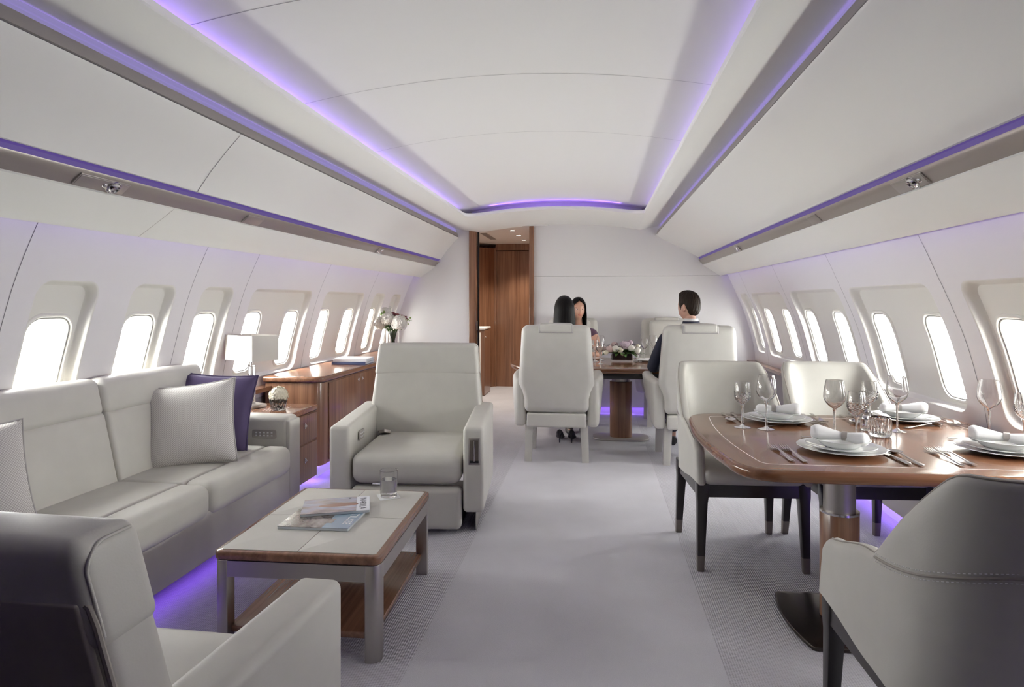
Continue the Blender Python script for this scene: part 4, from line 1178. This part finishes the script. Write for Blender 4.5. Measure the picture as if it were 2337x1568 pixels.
def fluted(label, loc, r, h, name='votive_holder', lid=False, nf=20):
    t = thing(name, label, 'votive' if not lid else 'shaker', loc)
    g = G(); n = nf * 4; rings = []
    for (rr_, z) in [(r * .55, 0), (r * .82, .001), (r * .95, h * .10), (r, h * .3), (r, h * .72), (r * .93, h * .92), (r * .82, h), (r * .74, h * .985), (r * .76, h * .85), (r * .78, h * .4), (r * .66, h * .17), (.001, h * .14)]:
        fl = .035 if h * .09 < z < h * .85 and rr_ > r * .85 else 0
        rings.append([((rr_ - r * fl * (1 + cos(nf * 2 * pi * i / n))) * cos(2 * pi * i / n), (rr_ - r * fl * (1 + cos(nf * 2 * pi * i / n))) * sin(2 * pi * i / n), z) for i in range(n)])
    g.loft(rings, cap=False)
    b = [v for v in g.b.verts if abs(v.co.z) < 1e-6]
    g.lathe([(.001, 0), (r * .55, 0)], n)
    g.make('glass_body', M['crystal2'], t, angle=30)
    if lid:
        g = G(); g.lathe([(r * .80, h * .96), (r * .82, h * 1.05), (r * .6, h * 1.25), (.001, h * 1.30)], 24); g.make('lid', M['chrome'], t)
    return t
fluted('squat fluted glass votive in the middle of the near table', (1.215, 2.915, TZ), .046, .082)
fluted('small fluted glass shaker with metal lid behind the votive', (1.205, 3.035, TZ), .022, .052, 'salt_shaker', True, 12)
fluted('small fluted glass shaker with metal lid nearest the far window side plate', (1.285, 3.225, TZ), .022, .052, 'salt_shaker', True, 12)

# ---- far table
FZ = .7202
def low_arrangement():
    t = thing('glass_trough', 'low rectangular glass trough under the flowers on the far table', 'vase', (.262, 6.36, FZ))
    g = G(); o = rrect(-.105, -.05, .105, .05, .006, 3); i_ = inset(o, .006)
    g.loft([[(x, y, 0) for x, y in o], [(x, y, .068) for x, y in o], [(x, y, .068) for x, y in i_], [(x, y, .014) for x, y in i_]]); g.make('trough_body', M['glass'], t)
    t = thing('flower_arrangement', 'low centrepiece of pale pink and white flowers on the far table', 'flowers', (.262, 6.36, FZ))
    g = G(); g.box((0, 0, .044), (.19, .082, .058), .004); g.make('dark_moss', M['leafd'], t)
    g = G()
    for i in range(46):
        a = rnd.uniform(0, 6.283); k = rnd.uniform(.5, 1)
        leafs(g, (.06 * cos(a), .03 * sin(a), .07), (.25 * k * cos(a), .13 * k * sin(a), .070 + rnd.uniform(-.03, .05)), .026)
    g.make('foliage', M['leaf'], t, normals=False)
    g = G()
    for i in range(22):
        a = rnd.uniform(0, 6.283); k = rnd.uniform(.5, 1)
        leafs(g, (.06 * cos(a), .03 * sin(a), .09), (.19 * k * cos(a), .10 * k * sin(a), .14 + rnd.uniform(-.03, .04)), .018)
    g.make('dark_foliage', M['leafd'], t, normals=False)
    def rose(c, r, m, open_=1):
        g = G()
        for l in range(4):
            n = 5; rr_ = r * (.35 + .21 * l)
            for q in range(n):
                a = q * 2 * pi / n + l * .7; rows = []
                for i in range(5):
                    v = i / 4; row = []
                    for j in range(5):
                        u = (j / 4 - .5) * 1.7; q2 = rr_ * (.55 + .45 * sin(pi * .55 * v)) * (1 + .05 * u * u)
                        row.append((c[0] + q2 * cos(a + u * .75), c[1] + q2 * sin(a + u * .75), c[2] + r * (-.8 + 1.55 * v * (1 - .09 * l) - .25 * abs(u) ** 2 * v)))
                    rows.append(row)
                g.loft(rows, closed=False)
        g.ball((c[0], c[1], c[2] - r * .1), (r * .5, r * .5, r * .7), 10)
        g.make('bloom', M[m], t, normals=False, angle=70)
    for (x, z, r, m, y) in ((-.115, .125, .045, 'pink_fl', -.03), (-.06, .13, .042, 'white_fl', -.045), (.09, .135, .042, 'white_fl', -.04), (-.02, .115, .036, 'cream_fl', -.05), (.145, .115, .040, 'white_fl', -.04), (.02, .17, .042, 'lilac_fl', .0), (-.155, .09, .028, 'cream_fl', -.05), (.155, .155, .024, 'cream_fl', -.02), (-.07, .165, .034, 'pink_fl', .02), (.08, .185, .032, 'lilac_fl', .03), (.005, .075, .022, 'cream_fl', -.062), (-.17, .12, .03, 'pink_fl', .0), (.0, .13, .04, 'white_fl', .06), (-.1, .12, .04, 'white_fl', .06), (.11, .12, .04, 'pink_fl', .06)):
        rose((x, y, z), r, m)
    hydrangea((.035, -.02, .152), .045, 110, .013).make('bloom', M['lilac_fl'], t, normals=False)
low_arrangement()
fpl = [((.545, 6.37), 'beside the glass trough, before the empty seat'), ((-.10, 6.50), 'before the woman in plum'), ((-.32, 5.86), 'before the woman seen from behind'), ((.74, 5.88), 'before the man in navy')]
for (x, y), w in fpl:
    o = plate_mesh(.15, .018).make('dinner_plate', M['porcelain'], None, (x, y, FZ)); tag(o, 'white plate on the far table, %s' % w, 'plate', 'white plates')
for (x, y), k, w in (((.045, 6.02), 'cut', 'cut crystal goblet beside the seat back, nearest the camera on the far table'), ((.000, 6.30), 'cut', 'cut crystal goblet before the woman in plum, aisle side of the flowers'), ((.500, 6.60), 'cut', 'cut crystal goblet beyond the plate in front of the empty seat'), ((.585, 6.58), 'big', 'large wine glass half hidden by the navy sleeve on the far table'), ((.055, 6.45), 'big', 'large wine glass at the aisle side of the flower centrepiece')):
    far_glass(w, (x, y, FZ), k)
t = thing('votive_holder', 'small clear glass candle holder beside the flower trough on the far table', 'votive', (.405, 6.47, FZ))
crystal_bowl(t, .036, .06, 'glass', 28)
# ------------------------------------------------------------------ people
def skin_graph(nodes, edges, root=0, sub=2):
    """nodes: (x, y, z, r) or (x, y, z, rx, ry); returns an evaluated mesh"""
    me = bpy.data.meshes.new('sk'); me.from_pydata([n[:3] for n in nodes], edges, []); o = bpy.data.objects.new('sk', me); C.objects.link(o)
    m = o.modifiers.new('s', 'SKIN'); m.use_smooth_shade = True; m.branch_smoothing = .6
    for i, n in enumerate(nodes):
        s = me.skin_vertices[0].data[i]; s.radius = (n[3], n[4] if len(n) > 4 else n[3]); s.use_root = (i == root)
    if sub:
        u = o.modifiers.new('u', 'SUBSURF'); u.levels = sub; u.render_levels = sub
    dg = bpy.context.evaluated_depsgraph_get(); dg.update()
    r = bpy.data.meshes.new_from_object(o.evaluated_get(dg)); bpy.data.objects.remove(o); bpy.data.meshes.remove(me); return r
def hand(nodes, edges, wrist, d, side, up, w):
    """palm with five bent fingers of different lengths added to the graph"""
    d, side, up = Vector(d).normalized(), Vector(side).normalized(), Vector(up).normalized(); p = Vector(nodes[wrist][:3])
    palm = len(nodes); q = p + d * .05; nodes.append((*q, .024, .015)); edges.append((wrist, palm))
    for k, (off, ln) in enumerate(((-.027, .066), (-.009, .075), (.009, .070), (.026, .055))):
        a = q + d * .035 + side * off; n0 = len(nodes)
        for f, dz, r in ((0, 0, .0095), (.42, .004, .0088), (.75, -.006, .0080), (1, -.020, .0068)):
            nodes.append((*(a + d * ln * f + up * dz), r * w))
        edges += [(palm, n0), (n0, n0 + 1), (n0 + 1, n0 + 2), (n0 + 2, n0 + 3)]
    n0 = len(nodes); a = p + d * .025 - side * .026
    for f, s, dz in ((0, 0, 0), (.5, -.014, -.006), (1, -.014, -.012)):
        nodes.append((*(a + d * .052 * f + side * s + up * dz), .0105 * w))
    edges += [(palm, n0), (n0, n0 + 1), (n0 + 1, n0 + 2)]
def head_shape(fem):
    def f(v):
        x, y, z = v
        fr = max(0, y)
        jaw = max(0, -z)
        wx = 1 - (.30 if fem else .22) * jaw ** 1.6 * (.5 + .5 * fr)
        x2 = x * wx
        y2 = y * (1 - .10 * jaw) + .10 * jaw * fr
        if y < 0: y2 = y * (1.04 - .28 * max(0, -z - .2))
        # brow, eye sockets, nose, mouth, chin
        if y > .5:
            for sx in (-1, 1):
                y2 -= .085 * math.exp(-(((x - sx * .38) / .20) ** 2 + ((z - .02) / .15) ** 2))
            y2 += .045 * math.exp(-((z - .22) / .12) ** 2) * math.exp(-(x / .5) ** 2)
            nz = max(0, min(1, (.08 - z) / .38)) if z > -.32 else max(0, 1 - (-.32 - z) / .10)
            y2 += .25 * nz * math.exp(-(x / .13) ** 2)
            y2 += .06 * math.exp(-((z + .52) / .09) ** 2) * math.exp(-(x / .28) ** 2)
            y2 += .07 * math.exp(-((z + .86) / .16) ** 2) * math.exp(-(x / .3) ** 2)
        return (x2, y2, z)
    return f
def person(label, loc, rz, fem, head_yaw, head_c, scale, skin, hair, arms, clothes, feet_y=.47, knee_spread=.085, feet_x=.07):
    t = thing('person', label, 'person', loc, rz)
    s = scale; hx, hy, hz = head_c      # local head centre
    sw = .165 if fem else .195
    tor = .078 if fem else .095
    nodes = [(0, -.03, .555, .135 * s, .105 * s), (0, -.05, .68, .115 * s, .09 * s), (0, -.055, .82, .125 * s, .095 * s), (0, -.05, .93, .13 * s, .09 * s), (0, -.03, hz - .185, .055, .055), (hx * .6, hy - .025, hz - .12, .047, .050), (hx, hy - .01, hz - .05, .05, .055)]
    edges = [(0, 1), (1, 2), (2, 3), (3, 4), (4, 5), (5, 6)]
    sh = hz - .235
    for sd in (-1, 1):
        a = len(nodes); el, wr = arms[0 if sd < 0 else 1]
        up_v = Vector(el) - Vector((sd * sw, -.04, sh)); fo = Vector(wr) - Vector(el)
        nodes += [(sd * sw * .62, -.045, sh + .012, .058 * s), (sd * sw, -.04, sh - .01, .052 * s), tuple(Vector((sd * sw, -.04, sh)) + up_v * .5) + (.044 * s,), (*el, .038 * s), tuple(Vector(el) + fo * .5) + (.034 * s,), (*wr, .024 * s)]
        edges += [(3, a), (a, a + 1), (a + 1, a + 2), (a + 2, a + 3), (a + 3, a + 4), (a + 4, a + 5)]
        hand(nodes, edges, a + 5, fo, (1, 0, 0) if sd > 0 else (-1, 0, 0), (0, 0, 1), s)
        b = len(nodes)
        kx = sd * knee_spread; fx = sd * feet_x
        nodes += [(sd * .085, .04, .535, .088 * s), (kx, .25, .545, .073 * s), (kx, feet_y - .03, .53, .057 * s), (fx, feet_y + .01, .32, .052 * s), (fx, feet_y + .005, .12, .033 * s), (fx, feet_y + .01, .055, .034 * s), (fx, feet_y + .11, .028, .034, .022), (fx, feet_y + .17, .022, .026, .016)]
        edges += [(0, b), (b, b + 1), (b + 1, b + 2), (b + 2, b + 3), (b + 3, b + 4), (b + 4, b + 5), (b + 5, b + 6), (b + 6, b + 7)]
    bm = bmesh.new(); me = skin_graph(nodes, edges); bm.from_mesh(me); bpy.data.meshes.remove(me)
    g = G(); g.b = bm
    HS = (.074, .094, .118) if not fem else (.069, .090, .113)
    Mh = Matrix.Translation((hx, hy, hz)) @ Matrix.Rotation(head_yaw, 4, 'Z') @ Matrix.Translation((0, .012, 0))
    g.ball((0, 0, 0), HS, 48, Mh, head_shape(fem))
    for sd in (-1, 1): g.ball((sd * HS[0] * 1.05, -.014, -.010), (.011, .019, .031), 14, Mh @ Matrix.Translation((sd * HS[0] * 1.05, -.014, -.01)) @ Matrix.Rotation(R(sd * 24), 4, 'Z') @ Matrix.Translation((-sd * HS[0] * 1.05, .014, .01)))
    o = g.make('body', skin, t, angle=180)
    rm = o.modifiers.new('r', 'REMESH'); rm.mode = 'VOXEL'; rm.voxel_size = .0045; rm.use_smooth_shade = True
    smm = o.modifiers.new('sm', 'SMOOTH'); smm.iterations = 3; smm.factor = .5
    dg = bpy.context.evaluated_depsgraph_get(); dg.update()
    bm = bmesh.new(); nm_ = bpy.data.meshes.new_from_object(o.evaluated_get(dg)); bm.from_mesh(nm_); bpy.data.meshes.remove(nm_)
    left = set(bm.verts); best = []
    while left:      # keep the one continuous body surface
        st = [left.pop()]; isl = list(st)
        while st:
            for e_ in st.pop().link_edges:
                for q_ in e_.verts:
                    if q_ in left: left.discard(q_); st.append(q_); isl.append(q_)
        if len(isl) > len(best): best = isl
    keep = set(best); bmesh.ops.delete(bm, geom=[q_ for q_ in bm.verts if q_ not in keep], context='VERTS')
    o.modifiers.clear(); bm.to_mesh(o.data); bm.free(); o.data.polygons.foreach_set('use_smooth', [True] * len(o.data.polygons))
    for sd in (-1, 1):
        g = G(); g.ball((sd * HS[0] * .38, HS[1] * .775, HS[2] * .02), (.0115, .009, .0058), 14, Mh); g.make('eye', M['eye'], t)
        g = G(); g.ball((sd * HS[0] * .38, HS[1] * .775 + .0062, HS[2] * .02), (.0052, .0035, .0052), 10, Mh); g.make('iris', M['hair'], t)
        g = G(); g.tube([Mh @ Vector((sd * HS[0] * (.18 + .11 * i), HS[1] * (.90 - .035 * i), HS[2] * (.20 + .03 * sin(i * 1.0)))) for i in range(5)], [.002, .0035, .0035, .003, .001], 6); g.make('eyebrow', M['hair'], t)
    g = G(); g.ball((0, HS[1] * .885, -HS[2] * .49), (.021, .008, .0045), 14, Mh); g.ball((0, HS[1] * .88, -HS[2] * .545), (.018, .008, .005), 14, Mh); g.make('lips', M['lip'], t)
    # hair
    g = G()
    if hair == 'long':
        rows = []; A, B, Cz = HS[0] + .015, HS[1] + .015, HS[2] + .014; n = 64; K = 40
        for k in range(K + 1):
            row = []; v = k / K
            for j in range(n + 1):
                u = -1 + 2 * j / n
                if v < .45:
                    ph = pi / 2 * (1 - v / .45); a = pi * (1 - .33 * sm_(.15, .38, v)); th = u * a
                    r = cos(ph) ** .85; z = Cz * sin(ph); x_, y_ = A * r * sin(th), -B * r * cos(th)
                    if cos(th) < 0 and v < .36: z += .003
                else:
                    w = (v - .45) / .55; a = pi * (.67 - .06 * w); th = u * a
                    z = -.30 * w; fl = 1 + .16 * w + .03 * sin(7 * w); x_, y_ = A * fl * sin(th), -B * (1 + .02 * w) * cos(th) - .014 * w
                d_ = sm_(.0, .5, v)
                x_ *= 1 + d_ * (.012 * sin(31 * th) + .008 * sin(53 * th + 6 * v)); y_ *= 1 + d_ * (.012 * sin(37 * th + 1) + .008 * sin(61 * th + 5 * v))
                row.append(tuple(Mh @ Vector((x_, y_, z))))
            rows.append(row)
        g.loft(rows, closed=False)
    else:
        hs = head_shape(fem); n = 96; m = 72; vs = []; tt = []
        for k in range(m + 1):
            ph = pi / 2 - pi * k / m
            for j in range(n):
                th = 2 * pi * j / n; v = (cos(ph) * sin(th), cos(ph) * cos(th), sin(ph))
                a = abs((th + pi) % (2 * pi) - pi)
                zb = interp([(0, .56), (.55, .54), (.95, .42), (1.18, -.05), (1.32, -.22), (1.42, .02), (1.75, .10), (1.95, -.10), (2.25, -.52), (3.15, -.66)], a)
                T = .006 + .013 * sm_(.0, .8, v[2]) + .010 * sm_(.35, .75, v[2]) * sm_(.0, .6, v[1]) + .004 * sm_(.2, 1, -v[1])
                T *= 1 + .10 * sin(19 * th + 9 * v[2]) + .08 * sin(31 * th)
                t_ = T * max(-.5, min(1, (v[2] - zb) / .20)); p_ = Vector(hs(v)); p_ = Vector((p_.x * HS[0], p_.y * HS[1], p_.z * HS[2]))
                vs.append(tuple(Mh @ (p_ + p_.normalized() * t_))); tt.append(t_)
        fs = []
        for k in range(m):
            for j in range(n):
                q = (k * n + j, k * n + (j + 1) % n, (k + 1) * n + (j + 1) % n, (k + 1) * n + j)
                if max(tt[i_] for i_ in q) > -.0015: fs.append(q)
        g._add(vs, fs); bmesh.ops.remove_doubles(g.b, verts=g.b.verts, dist=1e-5)
        bmesh.ops.delete(g.b, geom=[v for v in g.b.verts if not v.link_faces], context='VERTS')
    h = g.make('hair', M['hair'] if hair == 'long' else M['hair2'], t, angle=80)
    if hair == 'long': so = h.modifiers.new('t', 'SOLIDIFY'); so.thickness = .014; so.offset = -.6
    clothes(t, nodes, s, sw, sh, arms, (hx, hy, hz), feet_y, knee_spread, feet_x)
    return t
def sm_(a, b, x):
    x = max(0, min(1, (x - a) / (b - a))); return x * x * (3 - 2 * x)
def mesh_child(me, name, mat, t, label=None):
    me.name = name; me.materials.clear(); me.materials.append(mat)
    me.polygons.foreach_set('use_smooth', [True] * len(me.polygons))
    o = bpy.data.objects.new(name, me); C.objects.link(o); o.parent = t; return o
def dress(t, nodes, s, sw, sh, arms, hc, fy, ks, fx):
    e = .012
    n = [(0, -.03, .555, .145 * s, .12 * s), (0, -.05, .68, .122 * s, .10 * s), (0, -.055, .82, .134 * s, .106 * s), (0, -.05, .93, .138 * s, .100 * s), (0, -.045, sh + .02, .10 * s, .07)]
    ed = [(0, 1), (1, 2), (2, 3), (3, 4)]
    for i, sd in enumerate((-1, 1)):
        a = len(n); el = Vector(arms[i][0]); S = Vector((sd * sw, -.04, sh))
        n += [(sd * sw * .62, -.045, sh + .012, .066 * s), (sd * sw, -.04, sh - .01, .060 * s), (*(S + (el - S) * .30), .055 * s)]
        ed += [(3, a), (a, a + 1), (a + 1, a + 2)]
        b = len(n); n += [(sd * .085, .06, .54, .098 * s), (sd * ks, .25, .55, .086 * s), (sd * ks, fy - .06, .54, .070 * s)]; ed += [(0, b), (b, b + 1), (b + 1, b + 2)]
    mesh_child(skin_graph(n, ed), 'dress', M['plum'] if hc[2] < 1.2255 else M['black'], t)
    for sd in (-1, 1): heel_shoe(t, sd * fx, fy)
def heel_shoe(t, x, y):
    g = G(); rings = []
    for k, (yy, z0, z1, w) in enumerate(((-.045, .075, .125, .018), (-.035, .070, .122, .028), (0, .060, .105, .032), (.05, .035, .078, .034), (.10, .010, .052, .040), (.15, .004, .040, .036), (.19, .004, .026, .020), (.205, .006, .018, .006))):
        m, h = (z0 + z1) / 2, (z1 - z0) / 2
        rings.append([(x + w * cos(2 * pi * j / 16), y + yy, m + h * sin(2 * pi * j / 16)) for j in range(16)])
    g.loft(rings); g.tube([(x, y - .032, .08), (x, y - .038, .04), (x, y - .040, .002)], [.014, .007, .0055], 8)
    g.make('shoe', M['black'], t)
def suit(t, nodes, s, sw, sh, arms, hc, fy, ks, fx):
    n = [(0, -.03, .57, .155 * s, .125 * s), (0, -.05, .68, .138 * s, .112 * s), (0, -.055, .82, .146 * s, .115 * s), (0, -.05, .95, .150 * s, .108 * s), (0, -.045, sh + .035, .085 * s, .065)]
    ed = [(0, 1), (1, 2), (2, 3), (3, 4)]
    for i, sd in enumerate((-1, 1)):
        a = len(n); el, wr = Vector(arms[i][0]), Vector(arms[i][1]); S = Vector((sd * sw, -.04, sh))
        n += [(sd * sw * .62, -.045, sh + .016, .072 * s), (sd * sw, -.04, sh - .005, .068 * s), (*(S + (el - S) * .5), .060 * s), (*el, .052 * s), (*(el + (wr - el) * .5), .046 * s), (*(el + (wr - el) * .92), .038 * s)]
        ed += [(3, a), (a, a + 1), (a + 1, a + 2), (a + 2, a + 3), (a + 3, a + 4), (a + 4, a + 5)]
    mesh_child(skin_graph(n, ed), 'jacket', M['navy'], t)
    n, ed = [(0, -.03, .555, .135 * s, .112 * s)], []
    for sd in (-1, 1):
        b = len(n); n += [(sd * .085, .05, .54, .098 * s), (sd * ks, .25, .55, .086 * s), (sd * ks, fy - .02, .54, .072 * s), (sd * fx, fy + .005, .32, .066 * s), (sd * fx, fy + .005, .10, .058 * s)]; ed += [(0, b)] + [(b + q, b + q + 1) for q in range(4)]
    mesh_child(skin_graph(n, ed), 'trousers', M['navy'], t)
    hx, hy, hz = hc
    g = G(); g.lathe([(.064, .03), (.058, .082), (.054, .082), (.060, .03)], 32, (hx * .6, hy - .035, hz - .178), Matrix.Translation((0, 0, 0)))
    g.make('shirt_collar', M['shirt'], t)
    g = G(); g.lathe([(.088, -.01), (.067, .066), (.063, .067), (.070, -.01)], 32, (hx * .6, hy - .04, hz - .185)); g.make('jacket_collar', M['navy'], t)
    for sd in (-1, 1):
        g = G(); rings = []
        for (yy, z1, w) in ((-.055, .05, .020), (-.04, .075, .036), (.02, .085, .040), (.08, .062, .044), (.16, .050, .046), (.20, .040, .036), (.22, .025, .014)):
            rings.append([(sd * fx + w * cos(2 * pi * j / 16), fy + yy, max(.001, z1 / 2 + z1 / 2 * sin(2 * pi * j / 16))) for j in range(16)])
        g.loft(rings); g.make('shoe', M['black'], t)
person('person with long dark hair seen from behind in the aisle side seat', (-.27, 5.50, 0), R(0), True, R(8), (.012, -.075, 1.226), .95, M['skin'], 'long',
       (((-.215, .05, .735), (-.15, .27, .765)), ((.215, .05, .735), (.13, .28, .765))), dress, feet_y=.43, feet_x=.055)
person('person in a plum dress facing the camera across the far table', (-.185, 6.86, 0), pi, True, R(14), (-.002, -.02, 1.225), .95, M['skin2'], 'long',
       (((-.235, .06, .74), (-.13, .29, .765)), ((.215, .06, .74), (.10, .29, .765))), dress, feet_y=.40)
person('person with short dark hair in a navy suit at the window side seat', (.80, 5.53, 0), R(0), False, R(42), (-.015, -.065, 1.262), 1.0, M['skin'], 'short',
       (((-.325, -.01, .73), (-.16, .22, .785)), ((.27, .03, .74), (.10, .25, .785))), suit, feet_y=.44, feet_x=.095)

# ------------------------------------------------------------------ light and camera
def area(name, loc, rot, sx, sy, e, c=(1, 1, 1), spread=180):
    L = bpy.data.lights.new(name, 'AREA'); L.shape = 'RECTANGLE'; L.size = sx; L.size_y = sy; L.energy = e; L.color = c; L.spread = R(spread)
    o = bpy.data.objects.new(name, L); C.objects.link(o); o.location = loc; o.rotation_euler = rot; return o
VI = (.27, .12, 1.0)
VF = (.27, .10, 1.0)
Ln = YC - Y0 - .2; ym = (YC + Y0) / 2
for sgn, P in ((-1, PL), (1, PR)):
    lx = P['soff'][0][0]
    area('cove_glow', (lx + sgn * .10, ym, 2.198), (0, sgn * R(135), 0), .02, Ln, 3.4, VI)
    # sidewall wash behind the valance
    vx, vz = P['val'][7]
    area('sidewall_wash', (vx + sgn * .018, (Y0 + Y1) / 2, vz + .012), (0, sgn * R(-12), 0), .012, Y1 - Y0 - .1, 2.6, VI)
    bx = P['lens'][1][0]
    area('locker_top_glow', (bx - sgn * .004, (Y0 + Y1) / 2, 2.158), (0, sgn * R(-115), 0), .012, Y1 - Y0 - .1, 1.2, VI)
    tab = TL if sgn < 0 else TR
    area('kick_light', (interp(tab, .09) + sgn * .03, (Y0 + Y1) / 2, .085), (0, 0, 0), .03, Y1 - Y0 - .1, 7, VI)
area('cove_glow', (CX, YC + .06, 2.268), (pi, 0, 0), 1.3, .03, .9, VI)
area('sideboard_kick', (-2.03, 5.85, .098), (0, R(-25), 0), .04, 2.7, 5, VI)
area('sideboard_kick', (-2.15, 4.41, .098), (R(-25), 0, 0), .30, .04, 1.2, VI)
area('sofa_kick', (-1.85, 2.38, .092), (0, R(-25), 0), .10, 2.2, 1.9, VF)
area('table_kick', (-1.90, 3.86, .165), (0, R(-20), 0), .04, .28, 1.0, VI)
area('partition_kick', (.55, Y1 + .02, .08), (R(-20), 0, 0), 2.4, .02, 1.6, VF)
for y in (7.90, 8.50, 9.13):
    L = bpy.data.lights.new('corridor_spot', 'SPOT'); L.energy = 55; L.spot_size = R(110); L.spot_blend = .6; L.color = (1, .92, .80); L.shadow_soft_size = .03
    o = bpy.data.objects.new('corridor_spot', L); C.objects.link(o); o.location = (-1.02, y, 2.18)
w = bpy.data.worlds.new('sky'); bpy.context.scene.world = w; w.use_nodes = True
bgn = w.node_tree.nodes['Background']; wt = w.node_tree      # bright overcast sky, lower half brightened to lift the ceiling
tc = wt.nodes.new('ShaderNodeTexCoord'); sxyz = wt.nodes.new('ShaderNodeSeparateXYZ'); wt.links.new(tc.outputs['Generated'], sxyz.inputs[0])
wt.links.new(ramp(wt, sxyz.outputs[2], [(0, (.538, .548, .522)), (.02, (.508, .513, .498))]), bgn.inputs['Color'])
bgn.inputs['Strength'].default_value = SKY
sc = bpy.context.scene
cam = bpy.data.cameras.new('camera'); co = bpy.data.objects.new('camera', cam); C.objects.link(co); sc.camera = co
cam.sensor_width = 36; cam.lens = 36 * 1450 / 2337; cam.clip_start = .02
cam.shift_x = 0; cam.shift_y = -(784 - 690) / 2337
co.location = (0, 0, 1.3); co.rotation_euler = (pi / 2, 0, math.atan(189.5 / 1450))
sc.view_settings.view_transform = 'Standard'; sc.view_settings.look = 'None'; sc.view_settings.gamma = 1; sc.view_settings.use_curve_mapping = False
sc.view_settings.exposure = EXPO
sc.cycles.caustics_reflective = False; sc.cycles.caustics_refractive = False
sc.cycles.max_bounces = 10; sc.cycles.diffuse_bounces = 6; sc.cycles.glossy_bounces = 4; sc.cycles.transmission_bounces = 10; sc.cycles.use_adaptive_sampling = True; sc.cycles.adaptive_threshold = .03; sc.cycles.sample_clamp_indirect = 6
sc.cycles.use_denoising = True
